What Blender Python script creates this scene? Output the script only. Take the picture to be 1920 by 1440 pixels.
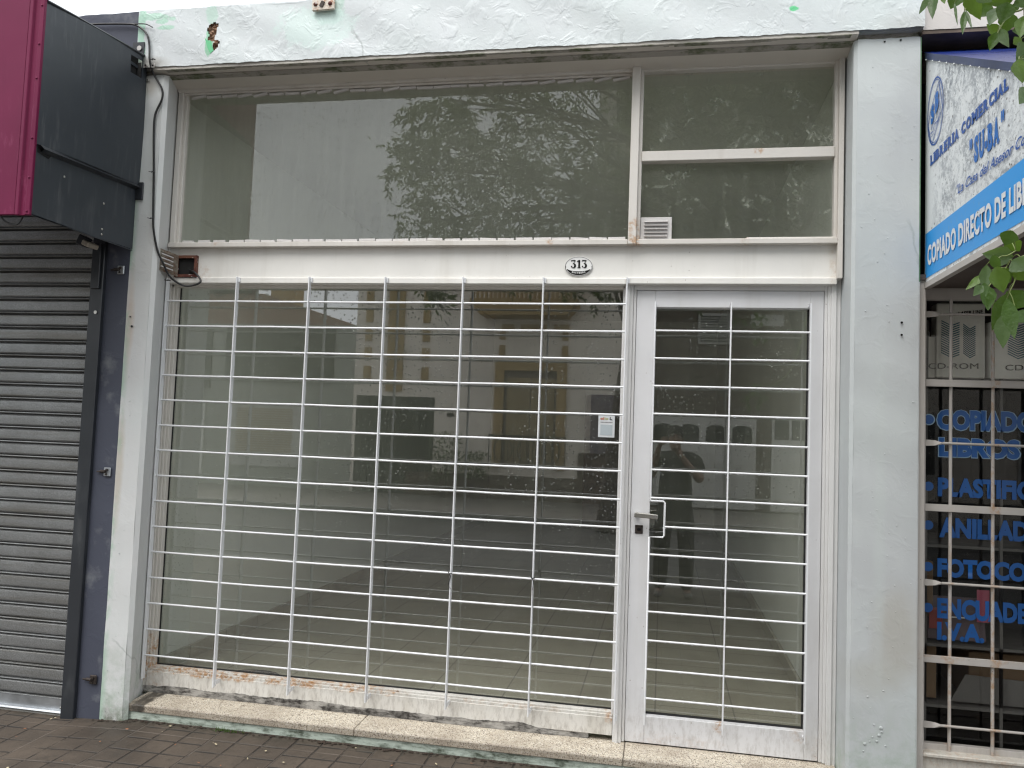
import bpy, bmesh, math, random
from mathutils import Matrix, Vector
for o in list(bpy.data.objects): bpy.data.objects.remove(o)
SC = bpy.context.scene
C = SC.collection
R = math.radians

# ------------------------------------------------------------------ camera
cam = bpy.data.cameras.new('camera'); co = bpy.data.objects.new('camera', cam); C.objects.link(co)
cam.sensor_fit = 'HORIZONTAL'; cam.sensor_width = 36.0; cam.lens = 1509.35 / 1920 * 36
cam.clip_start = 0.02; cam.clip_end = 2000
co.matrix_world = Matrix(((0.98240622, -0.02574664, 0.1849733, 0.0),
                          (0.18294063, -0.06652676, -0.98087049, -3.61),
                          (0.03755979, 0.99745241, -0.06064619, 1.55),
                          (0, 0, 0, 1)))
SC.camera = co

# ------------------------------------------------------------------ sky, sun, exposure (soft overcast day)
SUN_EL, SUN_ROT = R(60), R(205)
w = bpy.data.worlds.new('World'); SC.world = w; w.use_nodes = True
nt = w.node_tree; nt.nodes.clear()
wo = nt.nodes.new('ShaderNodeOutputWorld'); bg = nt.nodes.new('ShaderNodeBackground')
sky = nt.nodes.new('ShaderNodeTexSky'); sky.sky_type = 'NISHITA'; sky.sun_disc = False
sky.sun_elevation = SUN_EL; sky.sun_rotation = SUN_ROT
sky.air_density = 1.0; sky.dust_density = 4.0; sky.ozone_density = 1.0
hs = nt.nodes.new('ShaderNodeHueSaturation'); hs.inputs['Saturation'].default_value = 0.12
mixw = nt.nodes.new('ShaderNodeMixRGB'); mixw.inputs[0].default_value = 0.75
mixw.inputs[2].default_value = (8.3, 8.7, 9.1, 1)      # cloud layer, same units as the sky texture
nt.links.new(sky.outputs[0], hs.inputs['Color']); nt.links.new(hs.outputs[0], mixw.inputs[1])
nt.links.new(mixw.outputs[0], bg.inputs[0]); bg.inputs[1].default_value = 0.12
nt.links.new(bg.outputs[0], wo.inputs[0])
sd = bpy.data.lights.new('sun', 'SUN'); sd.energy = 1.9; sd.angle = R(45); sd.color = (1, 0.97, 0.93)
so = bpy.data.objects.new('sun', sd); C.objects.link(so)
_d = Vector((math.sin(R(25)) * math.cos(SUN_EL), math.cos(R(25)) * math.cos(SUN_EL), -math.sin(SUN_EL)))
so.rotation_euler = _d.to_track_quat('-Z', 'Y').to_euler(); so.location = (0, -8, 20)
SC.view_settings.view_transform = 'Standard'; SC.view_settings.look = 'None'
SC.view_settings.gamma = 1.0; SC.view_settings.exposure = 0.75
SC.render.engine = 'CYCLES'; SC.cycles.max_bounces = 14; SC.cycles.diffuse_bounces = 7; SC.cycles.transparent_max_bounces = 16; SC.cycles.sample_clamp_indirect = 10; SC.cycles.filter_width = 1.25; SC.cycles.adaptive_threshold = .006

# ------------------------------------------------------------------ material helper
class NT:
    def __init__(s, name):
        s.m = bpy.data.materials.new(name); s.m.use_nodes = True
        s.t = s.m.node_tree; s.t.nodes.clear()
        s.out = s.n('OutputMaterial'); s.tc = s.n('NewGeometry').outputs['Position']
    def n(s, t, **k):
        nd = s.t.nodes.new('ShaderNode' + t)
        for a, b in k.items(): setattr(nd, a, b)
        return nd
    def put(s, sock, v):
        if isinstance(v, bpy.types.NodeSocket): s.t.links.new(v, sock)
        else:
            if isinstance(v, (tuple, list)) and len(v) == 3 and sock.type == 'RGBA': v = (*v, 1)
            sock.default_value = v
    def mapping(s, scale=(1, 1, 1), rot=(0, 0, 0), loc=(0, 0, 0), src=None):
        m = s.n('Mapping'); s.put(m.inputs[0], src or s.tc)
        m.inputs['Scale'].default_value = scale; m.inputs['Rotation'].default_value = rot; m.inputs['Location'].default_value = loc
        return m.outputs[0]
    def noise(s, scale=5, detail=4, rough=.55, dist=0, vec=None, kind='FBM', col=False):
        x = s.n('TexNoise'); x.noise_type = kind; s.put(x.inputs['Vector'], vec or s.tc)
        x.inputs['Scale'].default_value = scale; x.inputs['Detail'].default_value = detail
        x.inputs['Roughness'].default_value = rough; x.inputs['Distortion'].default_value = dist
        return x.outputs['Color' if col else 'Fac']
    def voro(s, scale=5, feature='F1', vec=None, rnd=1.0, out='Distance'):
        x = s.n('TexVoronoi', feature=feature); s.put(x.inputs['Vector'], vec or s.tc)
        x.inputs['Scale'].default_value = scale; x.inputs['Randomness'].default_value = rnd
        return x.outputs[out]
    def ramp(s, f, a, b, va=0.0, vb=1.0):
        x = s.n('MapRange'); x.clamp = True; s.put(x.inputs['Value'], f)
        x.inputs['From Min'].default_value = a; x.inputs['From Max'].default_value = b
        x.inputs['To Min'].default_value = va; x.inputs['To Max'].default_value = vb
        return x.outputs[0]
    def math(s, op, a, b=0.0, c=None):
        x = s.n('Math', operation=op); s.put(x.inputs[0], a); s.put(x.inputs[1], b)
        if c is not None: s.put(x.inputs[2], c)
        return x.outputs[0]
    def mix(s, f, a, b, mode='MIX'):
        x = s.n('MixRGB', blend_type=mode); s.put(x.inputs[0], f); s.put(x.inputs[1], a); s.put(x.inputs[2], b)
        return x.outputs[0]
    def sep(s, v=None):
        x = s.n('SeparateXYZ'); s.put(x.inputs[0], v or s.tc); return x.outputs
    def bump(s, h, strength=.3, dist=.01, normal=None):
        x = s.n('Bump'); s.put(x.inputs['Height'], h); x.inputs['Strength'].default_value = strength
        x.inputs['Distance'].default_value = dist
        if normal is not None: s.put(x.inputs['Normal'], normal)
        return x.outputs[0]
    def bsdf(s, col, rough=.6, metal=0.0, normal=None, **k):
        x = s.n('BsdfPrincipled'); s.put(x.inputs['Base Color'], col); s.put(x.inputs['Roughness'], rough)
        s.put(x.inputs['Metallic'], metal)
        if normal is not None: s.put(x.inputs['Normal'], normal)
        for a, b in k.items(): s.put(x.inputs[a.replace('_', ' ')], b)
        return x.outputs[0]
    def end(s, sh): s.t.links.new(sh, s.out.inputs[0]); return s.m
    def box(s, cx, cz, rx, rz, soft=.03, nz=None, namp=.06):
        """soft elliptical mask round (cx, cz) in the object's x/z, edge broken by noise"""
        e = s.sep()
        dx = s.math('DIVIDE', s.math('SUBTRACT', e[0], cx), rx); dz = s.math('DIVIDE', s.math('SUBTRACT', e[2], cz), rz)
        d = s.math('SQRT', s.math('ADD', s.math('MULTIPLY', dx, dx), s.math('MULTIPLY', dz, dz)))
        if nz is not None: d = s.math('ADD', d, s.math('MULTIPLY', s.math('SUBTRACT', nz, .5), namp))
        return s.ramp(d, 1 - soft, 1 + soft, 1, 0)

def simple(name, col, rough=.6, metal=0.0, var=.12, vs=6, bump=.1, bs=60, spec=.5):
    n = NT(name); a = n.noise(vs, 5)
    c = n.mix(n.ramp(a, .3, .7), tuple(v * (1 - var) for v in col), tuple(min(1, v * (1 + var)) for v in col))
    return n.end(n.bsdf(c, n.ramp(n.noise(vs * 2), .3, .7, rough * .85, min(1, rough * 1.15)), metal, n.bump(n.noise(bs, 3), bump, .004), Specular_IOR_Level=spec))

M = {}
# painted plaster of the shop's wall: white paint with a cold green tint, older green coat showing, ridges and cracks
def plaster(name, base, tint, greens=(), stains=(), edge_left=None, bumps=1.0, low_dirt=True):
    n = NT(name)
    big = n.noise(1.6, 4, .6); mid = n.noise(7, 5, .6); vert = n.noise(6, 4, .6, vec=n.mapping((1, 1, .12)))
    c = n.mix(n.ramp(big, .35, .65), base, tint)
    c = n.mix(n.ramp(vert, .45, .75, 0, .35), c, tuple(v * .86 for v in base))
    c = n.mix(n.ramp(mid, .55, .8, 0, .25), c, (.62, .64, .62))
    brok = n.noise(22, 5, .65)
    for (cx, cz, rx, rz, col, st) in greens:
        c = n.mix(n.math('MULTIPLY', n.box(cx, cz, rx, rz, .15, brok, 1.6), st), c, col)
    for (cx, cz, rx, rz, col, st) in stains:
        c = n.mix(n.math('MULTIPLY', n.box(cx, cz, rx, rz, .5, mid, 1.4), st), c, col)
    e = n.sep()
    if low_dirt:
        low = n.math('MULTIPLY', n.ramp(e[2], .55, .08, 0, 1), n.ramp(n.noise(14, 6, .7), .42, .62))
        c = n.mix(n.math('MULTIPLY', low, .75), c, (.30, .38, .30))
        vlow = n.math('MULTIPLY', n.ramp(e[2], .17, .09, 0, 1), n.ramp(n.noise(30, 6, .7), .35, .6))
        c = n.mix(n.math('MULTIPLY', vlow, .8), c, (.10, .11, .07))
    if edge_left is not None:
        g = n.math('MULTIPLY', n.ramp(e[0], edge_left, edge_left + .03, 1, 0), n.ramp(n.noise(5, 5, .7, vec=n.mapping((1, 1, .5))), .42, .5))
        c = n.mix(n.math('MULTIPLY', g, .6), c, (.30, .47, .35))
    # height: brushed ridges, blisters, hairline cracks
    rid = n.noise(5.5, 6, .62, 1.2, kind='RIDGED_MULTIFRACTAL')
    blob = n.ramp(n.noise(11, 3, .6, .6), .5, .72)
    crack = n.ramp(n.voro(1.7, 'DISTANCE_TO_EDGE', vec=n.mix(.13, n.tc, n.noise(4, 5, col=True))), 0, .010, 0, 1)
    crm = n.ramp(n.noise(1.1, 2), .60, .64)
    crack2 = n.math('MAXIMUM', crack, n.math('SUBTRACT', 1.0, crm))
    c = n.mix(n.math('MULTIPLY', n.math('SUBTRACT', 1.0, crack2), .55), c, (.30, .33, .32))
    h = n.math('ADD', n.math('MULTIPLY', rid, .16), n.math('MULTIPLY', blob, .55))
    h = n.math('ADD', h, n.math('MULTIPLY', n.noise(42, 4, .6), .25)); h = n.math('ADD', h, n.math('MULTIPLY', crack2, .25))
    pit = n.ramp(n.voro(24), .05, .09); pitm = n.ramp(n.noise(6, 2), .6, .62)
    pit = n.math('MAXIMUM', pit, n.math('SUBTRACT', 1.0, pitm)); h = n.math('ADD', h, n.math('MULTIPLY', pit, .25))
    nr = n.bump(h, .34 * bumps, .010)
    return n.end(n.bsdf(c, .5, 0, nr, Specular_IOR_Level=.35))
WB = (.74, .78, .795); WT = (.66, .755, .72)
GR = (.40, .62, .50)
M['header'] = plaster('painted_plaster_header', (.64, .67, .69), (.60, .655, .655), bumps=1.15, low_dirt=False,
    greens=[(-2.672, 3.55, .022, .12, GR, .9), (-2.665, 3.42, .02, .08, GR, .9), (-2.60, 3.60, .09, .018, GR, .8), (-2.56, 3.575, .035, .014, GR, .9), (-2.50, 3.585, .02, .012, GR, .8), (-2.53, 3.54, .055, .012, GR, .9),
            (-2.28, 3.60, .035, .05, GR, .55), (-2.285, 3.45, .022, .07, (.22, .52, .32), .8), (-1.62, 3.60, .05, .05, GR, .5), (-1.66, 3.55, .08, .04, (.55, .74, .68), .8), (.52, 3.45, .02, .012, (.1, .6, .25), .9),
            (-1.72, 3.5, .2, .1, (.62, .76, .72), .6)],
    stains=[(-2.6, 3.36, .09, .03, (.30, .28, .25), .7), (1.0, 3.35, .12, .05, (.45, .46, .44), .5)])
M['pillar_left'] = plaster('painted_plaster_left', (.62, .62, .62), (.59, .615, .61), edge_left=-2.672, bumps=.5,
    stains=[(-2.64, 3.25, .05, .05, (.42, .40, .36), .8), (-2.655, 2.04, .02, .2, (.55, .48, .42), .8), (-2.66, 1.3, .02, .25, (.5, .45, .38), .7)])
M['pillar_right'] = plaster('painted_plaster_right', (.49, .51, .52), (.515, .55, .55), bumps=.4,
    stains=[(.98, .78, .09, .16, (.42, .40, .35), .6), (.88, .60, .10, .08, (.44, .44, .40), .5), (.9, 1.35, .02, .6, (.52, .56, .55), .5)])
M['soffit'] = plaster('dirty_soffit', (.60, .555, .50), (.64, .60, .545), bumps=.4, low_dirt=False,
    greens=[(-2.0, 3.33, 9, 9, (.5, .5, .47), .2)])

def band(name, col, dirt, lo, hi):
    """grimy strip: paint under mould that follows noise"""
    n = NT(name); a = n.noise(9, 6, .7, vec=n.mapping((1, 1, 3))); b = n.noise(50, 3, .6)
    k = n.math('MULTIPLY', n.ramp(a, lo, hi), n.ramp(b, .3, .6, .6, 1))
    c = n.mix(k, col, dirt)
    return n.end(n.bsdf(c, .8, 0, n.bump(n.math('ADD', a, n.math('MULTIPLY', b, .4)), .5, .01)))
M['moss_edge'] = band('mouldy_plaster_edge', (.36, .34, .31), (.10, .12, .06), .46, .60)
M['mortar_dirt'] = band('grimy_mortar', (.36, .345, .32), (.03, .026, .023), .40, .56)
M['riser'] = band('green_rough_riser', (.44, .50, .44), (.06, .075, .05), .46, .62)

def enamel(name, col, warm=.0, rust=(), rough=.35, grime=.5, bumpk=.25, rustcol=(.42, .23, .10)):
    """brush painted sheet steel; rust = (cx, cz, rx, rz, strength) masks"""
    n = NT(name); a = n.noise(3, 5, .6); st = n.noise(9, 5, .6, vec=n.mapping((1, 1, .1)))
    c = n.mix(n.ramp(a, .3, .7), col, tuple(v * .9 for v in col))
    c = n.mix(n.ramp(st, .5, .8, 0, grime), c, (col[0] * .72, col[1] * .70, col[2] * .66))
    e_ = n.sep(); lowk = n.math('MULTIPLY', n.ramp(e_[2], .45, .16), n.ramp(n.noise(60, 5, .75, vec=n.mapping((1, 1, .3))), .46, .64))
    c = n.mix(n.math('MULTIPLY', lowk, .55 * grime + .1), c, (.24, .21, .18))
    sp = n.ramp(n.voro(34, vec=n.mapping((1, 1, .8))), .05, .085, 1, 0)
    spm = n.math('MULTIPLY', sp, n.ramp(n.noise(5, 3), .52, .6))
    c = n.mix(n.math('MULTIPLY', spm, .75), c, (.16, .10, .07))
    br = n.noise(26, 6, .7); br2 = n.math('MULTIPLY', n.ramp(n.noise(48, 6, .75), .44, .60), n.ramp(n.noise(11, 4), .35, .55))
    for (cx, cz, rx, rz, s_) in rust:
        c = n.mix(n.math('MULTIPLY', n.math('MULTIPLY', n.box(cx, cz, rx, rz, .35, br, 1.8), br2), s_), c, rustcol)
        c = n.mix(n.math('MULTIPLY', n.math('MULTIPLY', n.box(cx, cz, rx, rz, .35, n.noise(60, 4), 2.2), n.ramp(n.noise(70, 5, .75), .60, .66)), s_ * .8), c, (.10, .045, .02))
    h = n.math('ADD', n.math('MULTIPLY', st, .6), n.math('MULTIPLY', n.noise(70, 3), .3))
    return n.end(n.bsdf(c, n.ramp(a, .3, .7, rough, rough + .2), 0, n.bump(h, bumpk, .004)))
CREAM = (.66, .635, .59); WHITE = (.74, .74, .755)
M['frame_cream'] = enamel('cream_frame_paint', CREAM, rust=[(-2.55, .32, .05, .12, .9), (-2.58, .28, .05, .05, .9), (-.19, .9, .02, .6, .7)])
M['frame_upper'] = enamel('weathered_upper_frame_paint', (.66, .63, .59), grime=.8, rust=[(-.15, 2.50, .03, .06, .9), (-.15, 2.45, .03, .03, .9), (-2.3, 2.475, .02, .02, .8), (-1.3, 2.475, .02, .02, .8), (-.55, 2.475, .02, .02, .8), (.35, 2.475, .02, .03, .9), (.4, 2.89, .02, .02, .9)])
M['frame_white'] = enamel('white_frame_paint', (.72, .715, .71), grime=.35)
M['door_white'] = enamel('white_door_paint', (.70, .70, .715), grime=.55, rust=[(.28, .27, .02, .03, .8), (.62, .27, .03, .03, .5), (.7, .2, .04, .05, .3), (.1, .18, .2, .03, .2)])
M['fascia'] = enamel('white_fascia_paint', (.80, .785, .75), grime=.6, rust=[(-2.40, 2.32, .06, .05, .3), (.74, 2.34, .02, .1, .3)])
M['panel'] = enamel('stained_bottom_panel_paint', (.70, .68, .64), grime=.8, rust=[(-2.0, .274, .55, .02, 1.0), (-1.6, .274, .35, .018, 1.0), (-2.3, .272, .25, .02, 1.0), (-2.55, .23, .07, .06, .6), (-.2, .27, .03, .03, .9), (-2.2, .16, .5, .02, .35), (-.7, .27, .3, .01, .4)])
M['grille'] = enamel('white_grille_paint', (.78, .79, .81), grime=.3, rough=.3, bumpk=.35)
M['bar_rusty'] = enamel('cream_bar_paint', (.50, .47, .44), grime=.7, rust=[(1.37, .9, .02, 1.5, .75), (1.2, .6, .02, .6, .5), (1.3, .7, .3, .02, .6)])
M['clip'] = enamel('pale_glazing_strip', (.60, .58, .57), grime=.5)
M['cream_sill'] = enamel('cream_plinth_paint', (.62, .59, .53), grime=.6, rust=[(1.25, .28, .3, .03, .4)])

# granite doorstep
n = NT('speckled_granite'); v = n.voro(420, out='Color'); s_ = n.sep(v); v2 = n.voro(260, out='Color'); s2 = n.sep(v2)
c = n.mix(n.ramp(s_[0], .2, .9), (.46, .40, .31), (.64, .58, .48)); c = n.mix(n.ramp(s2[1], .78, .82), c, (.12, .09, .07))
c = n.mix(n.ramp(s2[0], .85, .88), c, (.74, .70, .62)); e = n.sep()
c = n.mix(n.math('MULTIPLY', n.ramp(n.noise(4, 6, .75), .42, .66), .6), c, (.26, .21, .16)); c = n.mix(n.math('MULTIPLY', n.ramp(e[1], .034, .027), .45), c, (.17, .14, .11)); c = n.mix(n.math('MULTIPLY', n.ramp(n.noise(45, 5, .75), .62, .68), .8), c, (.06, .05, .04))  # front-face mix paints its shade into the colour; the noise mixes are grime
for (a_, b_) in ((-2.50, .05), (-2.47, .03)):
    c = n.mix(n.math('MULTIPLY', n.box(a_, .14, b_ * .6, .03, .4, n.noise(20, 5), 2), .85), c, (.03, .025, .02))
M['granite'] = n.end(n.bsdf(c, .55, 0, n.bump(n.noise(120, 3), .3, .003)))

# glass: clear pane with a thin dusty film, wet drops and runs
def glass(name, film, drops=0.5, veil=(.46, .485, .42), smear=0.0, ripple=.0, r0=.085, streak=.015):
    n = NT(name)
    lw = n.n('LayerWeight'); lw.inputs['Blend'].default_value = .5      # Schlick, the same from both sides of the pane
    f2 = n.math('ADD', r0, n.math('MULTIPLY', n.math('POWER', lw.outputs['Facing'], 5.0), 1 - r0))
    d = n.voro(58, vec=n.mapping((1, 1, .8))); dm = n.ramp(n.noise(2.2, 3, .6), .42, .60)
    dots = n.math('MULTIPLY', n.ramp(d, .17, .23, 1, 0), dm)
    d3 = n.voro(60); dots = n.math('MAXIMUM', dots, n.math('MULTIPLY', n.ramp(d3, .09, .12, 1, 0), n.ramp(n.noise(3.1, 2), .5, .6)))
    h = n.math('MULTIPLY', dots, drops)
    nr = n.bump(h, .5, .01)
    if ripple:
        nr = n.bump(n.noise(1.0, 2, .4), ripple, .02, nr)
    gl = n.n('BsdfGlossy'); n.put(gl.inputs['Color'], n.mix(n.math('MULTIPLY', dots, min(1, drops * 2)), (1, 1, 1), (.22, .23, .2))); gl.inputs['Roughness'].default_value = 0.0; n.put(gl.inputs['Normal'], nr)
    tr = n.n('BsdfTransparent'); tr.inputs['Color'].default_value = (.975, .98, .955, 1)
    df = n.n('BsdfDiffuse'); n.put(df.inputs['Color'], veil)
    run = n.noise(30, 4, .6, vec=n.mapping((1, 1, .06)))
    fm = n.math('ADD', film, n.ramp(run, .40, .75, 0, streak + film * .3))
    if smear:
        sm = n.noise(4.0, 6, .68, 1.5); sm2 = n.noise(28, 4, .6, 2.0)
        fm = n.math('ADD', fm, n.math('MULTIPLY', n.math('MULTIPLY', n.ramp(sm, .54, .68), n.ramp(sm2, .45, .6)), smear))
        fm = n.math('MINIMUM', fm, 1.0)
    m1 = n.n('MixShader'); n.put(m1.inputs[0], fm); n.t.links.new(tr.outputs[0], m1.inputs[1]); n.t.links.new(df.outputs[0], m1.inputs[2])
    m2 = n.n('MixShader'); n.put(m2.inputs[0], f2); n.t.links.new(m1.outputs[0], m2.inputs[1]); n.t.links.new(gl.outputs[0], m2.inputs[2])
    return n.end(m2.outputs[0])
M['glass'] = glass('shop_window_glass', .045, .6, r0=.175)
M['glass_door'] = glass('door_glass', .045, .4, r0=.15)
M['glass_upper'] = glass('dusty_transom_glass', .12, .12, smear=.0, r0=.08, streak=.03)
M['glass_smeared'] = glass('smeared_transom_glass', .11, .08, smear=.5, r0=.06)
M['glass_right'] = glass('right_shop_glass', .0, .1, r0=.035, streak=0)
M['glass_far'] = simple('dark_window_glass', (.03, .035, .035), .08, bump=0)

# interior
M['int_wall'] = simple('interior_wall_paint', (.72, .75, .69), .8, var=.04, vs=2)
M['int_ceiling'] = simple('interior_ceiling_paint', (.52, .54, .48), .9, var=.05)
n = NT('interior_floor_tile'); br = n.n('TexBrick'); br.offset = 0; n.put(br.inputs['Vector'], n.tc)
br.inputs['Scale'].default_value = 1; br.inputs['Brick Width'].default_value = .4; br.inputs['Row Height'].default_value = .4; br.inputs['Mortar Size'].default_value = .004
br.inputs['Color1'].default_value = (.39, .375, .30, 1); br.inputs['Color2'].default_value = (.42, .405, .325, 1); br.inputs['Mortar'].default_value = (.21, .20, .17, 1)
c = n.mix(n.ramp(n.voro(120), .2, .5, .35, 0), br.outputs['Color'], (.16, .15, .13)); c = n.mix(n.ramp(n.noise(3, 5), .5, .75, 0, .5), c, (.20, .18, .14))
M['int_floor'] = n.end(n.bsdf(c, .35))

# metal of the neighbour's shutter, sign box and posts
n = NT('galvanised_perforated_slat')
vec = n.mapping((1, 1, 1)); e = n.sep()
a = n.noise(5, 5, .65); w1 = n.noise(8, 4, .6, vec=n.mapping((.15, 1, 3)))
p = n.voro(230, vec=n.mapping((1, .0, 1)), rnd=.12)
c = n.mix(n.ramp(a, .3, .7), (.33, .335, .335), (.44, .45, .455)); c = n.mix(n.ramp(w1, .5, .75, 0, .6), c, (.20, .17, .12))
c = n.mix(n.ramp(p, .22, .36, .8, 0), c, (.02, .02, .02))
c = n.mix(n.ramp(n.noise(160, 3, .7), .4, .65, .45, 0), c, (.10, .10, .095))
M['slat'] = n.end(n.bsdf(c, .5, .7, n.bump(n.noise(120, 3), .25, .002)))
M['galv'] = simple('galvanised_steel', (.42, .44, .46), .4, .8, var=.2, vs=12, bump=.1)
def charcoal(name, col, rough=.45, chalk=.5):
    n = NT(name); a = n.noise(2.5, 4); s1 = n.noise(14, 5, .65, vec=n.mapping((1, 2, .25)))
    c = n.mix(n.ramp(a, .3, .7), col, tuple(v * 1.25 for v in col)); pt = n.ramp(n.noise(3, 3), .45, .65)
    c = n.mix(n.math('MULTIPLY', n.math('MULTIPLY', n.ramp(s1, .52, .72), pt), chalk), c, (.16, .165, .17))
    return n.end(n.bsdf(c, rough, 0, n.bump(n.noise(4, 3), .25, .02)))
M['charcoal'] = charcoal('charcoal_sheet', (.030, .036, .044))
M['post'] = charcoal('charcoal_post', (.022, .025, .030), .35, .3)
M['bluegrey'] = plaster('blue_grey_plaster', (.062, .068, .094), (.07, .077, .105), bumps=.5, low_dirt=False)
n = NT('magenta_panel_paint'); a = n.noise(2, 3); e = n.sep()
c = n.mix(n.ramp(a, .3, .7), (.125, .002, .038), (.155, .004, .048)); c = n.mix(n.math('MULTIPLY', n.ramp(n.noise(30, 5, .7, vec=n.mapping((1, 1, .3))), .55, .7), n.ramp(e[2], 3.1, 2.5, .02, .22)), c, (.42, .12, .22))
M['magenta'] = n.end(n.bsdf(c, .5, 0, n.bump(n.noise(3, 2), .2, .02), Specular_IOR_Level=.25))
M['black'] = simple('black_rubber', (.012, .012, .013), .5, bump=.05)
M['dark'] = simple('painted_void_shade', (.01, .01, .01), .9)  # near-black colour standing in for the shade inside openings and recesses
M['darkmetal'] = simple('dark_oxidised_metal', (.05, .04, .035), .6, .5, var=.4, vs=30)
M['steel'] = simple('brushed_steel', (.50, .49, .46), .3, .9, bump=.05)
n = NT('rusty_metal'); a = n.noise(22, 6, .7); c = n.mix(n.ramp(a, .4, .6), (.075, .014, .012), (.15, .06, .035)); c = n.mix(n.ramp(n.noise(50, 4), .58, .65), c, (.5, .45, .42))
M['rust'] = n.end(n.bsdf(c, .75, 0, n.bump(a, .4, .005)))
n = NT('tarnished_grating'); a = n.noise(30, 6, .7); c = n.mix(n.ramp(a, .4, .62), (.24, .22, .18), (.12, .06, .035))
M['tarnish'] = n.end(n.bsdf(c, .6, .2, n.bump(a, .4, .005)))
n = NT('rust_spotted_plate'); a = n.noise(50, 6, .7); c = n.mix(n.ramp(a, .52, .66), (.66, .60, .52), (.36, .13, .04))
M['plate_rust'] = n.end(n.bsdf(c, .7, 0, n.bump(a, .4, .005)))
M['hole'] = simple('crumbled_brown_mortar', (.34, .22, .15), .95, var=.5, vs=40, bump=1.0, bs=70)
M['soil_dark'] = simple('dark_brown_soil', (.035, .022, .015), .95)  # own dark brown of the soil crumbs along the wall
M['green_paint'] = simple('old_green_paint', (.12, .50, .24), .6)
M['green_edge'] = simple('dull_green_edge_paint', (.10, .20, .11), .7, var=.3, vs=20)
M['enamel_white'] = simple('white_vitreous_enamel', (.80, .80, .79), .12, var=.02, bump=.0)
M['ink_black'] = simple('black_enamel', (.008, .008, .009), .2, var=0, bump=0)
M['beige_lamp'] = simple('beige_plastic', (.42, .38, .32), .5)

# right neighbour
M['beige_wall'] = plaster('beige_plaster', (.56, .53, .50), (.62, .59, .56), bumps=.6, low_dirt=False)
n = NT('worn_white_sign_sheet'); a = n.noise(9, 8, .78, .4); b = n.noise(38, 6, .75); e = n.sep()
far = n.ramp(e[1], -.02, -.22, 0, 1)
k = n.math('MULTIPLY', n.ramp(n.math('ADD', n.math('MULTIPLY', a, .55), n.math('MULTIPLY', b, .45)), .47, .56), far)
k2 = n.math('MULTIPLY', k, n.ramp(n.noise(2.2, 3), .3, .55, .35, 1))
c = n.mix(k2, (.76, .79, .80), (.20, .225, .26)); c = n.mix(n.math('MULTIPLY', n.ramp(n.voro(26), .10, .16, 1, 0), n.ramp(n.noise(5, 2), .56, .6)), c, (.16, .15, .15))
c = n.mix(n.math('MULTIPLY', n.ramp(n.noise(60, 6, .7), .60, .64), far), c, (.12, .11, .11))
M['sign_sheet'] = n.end(n.bsdf(c, .4, .0, n.bump(b, .15, .003)))
def signpaint(name, col, wear=.55):
    n = NT(name); a = n.noise(40, 7, .8); b = n.noise(7, 4)
    k = n.math('MULTIPLY', n.ramp(a, .56, .62), n.ramp(b, .42, .62))
    c = n.mix(n.math('MULTIPLY', k, wear), col, (.30, .34, .38) if col[0] < .5 else (.14, .15, .17))
    return n.end(n.bsdf(c, .4))
M['sign_blue'] = signpaint('sign_blue_paint', (.015, .14, .48), .25)
M['sign_dkblue'] = signpaint('sign_dark_blue_paint', (.02, .09, .36), .25)
M['sign_cyan'] = signpaint('sign_light_blue_band', (.04, .33, .78), .25)
M['sign_white'] = signpaint('sign_white_paint', (.74, .76, .76), .8)
M['roof_blue'] = simple('glossy_blue_roof_sheet', (.004, .018, .14), .3, var=.2)
M['edge_blue'] = simple('dusty_blue_edge', (.05, .065, .13), .5, var=.3)
M['brown_under'] = simple('brown_canopy_underside', (.085, .065, .055), .8)
M['letter_blue'] = simple('blue_vinyl', (.008, .085, .30), .35, var=.05, bump=0)
M['letter_pale'] = simple('pale_blue_vinyl', (.22, .34, .46), .35, var=.05, bump=0)
M['box_white'] = simple('white_carton', (.75, .75, .72), .7, var=.1)
M['box_teal'] = simple('teal_print', (.03, .12, .17), .6, bump=0)
M['cardboard'] = simple('brown_cardboard', (.12, .075, .04), .85)
M['cardboard_dk'] = simple('dark_brown_cardboard', (.09, .055, .03), .85)
M['pink'] = simple('pink_paper', (.30, .07, .11), .8)
M['magazine'] = simple('dark_magazine', (.05, .03, .04), .4)
M['red'] = simple('red_print', (.20, .03, .025), .5)
M['shelf'] = simple('grey_shelf', (.085, .082, .08), .5)
M['shop_wall'] = simple('dim_shop_wall', (.012, .011, .010), .9)
M['blind'] = simple('pale_blind', (.35, .35, .33), .7)
M['sticker'] = simple('sticker_paper', (.62, .64, .66), .5, var=.03, bump=0)
M['sticker_grey'] = simple('sticker_grey_print', (.42, .47, .50), .5, var=.03, bump=0)
M['sticker_red'] = simple('sticker_orange_print', (.55, .17, .10), .5, bump=0)
M['sticker_green'] = simple('sticker_olive_print', (.42, .42, .16), .5, bump=0)

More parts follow.
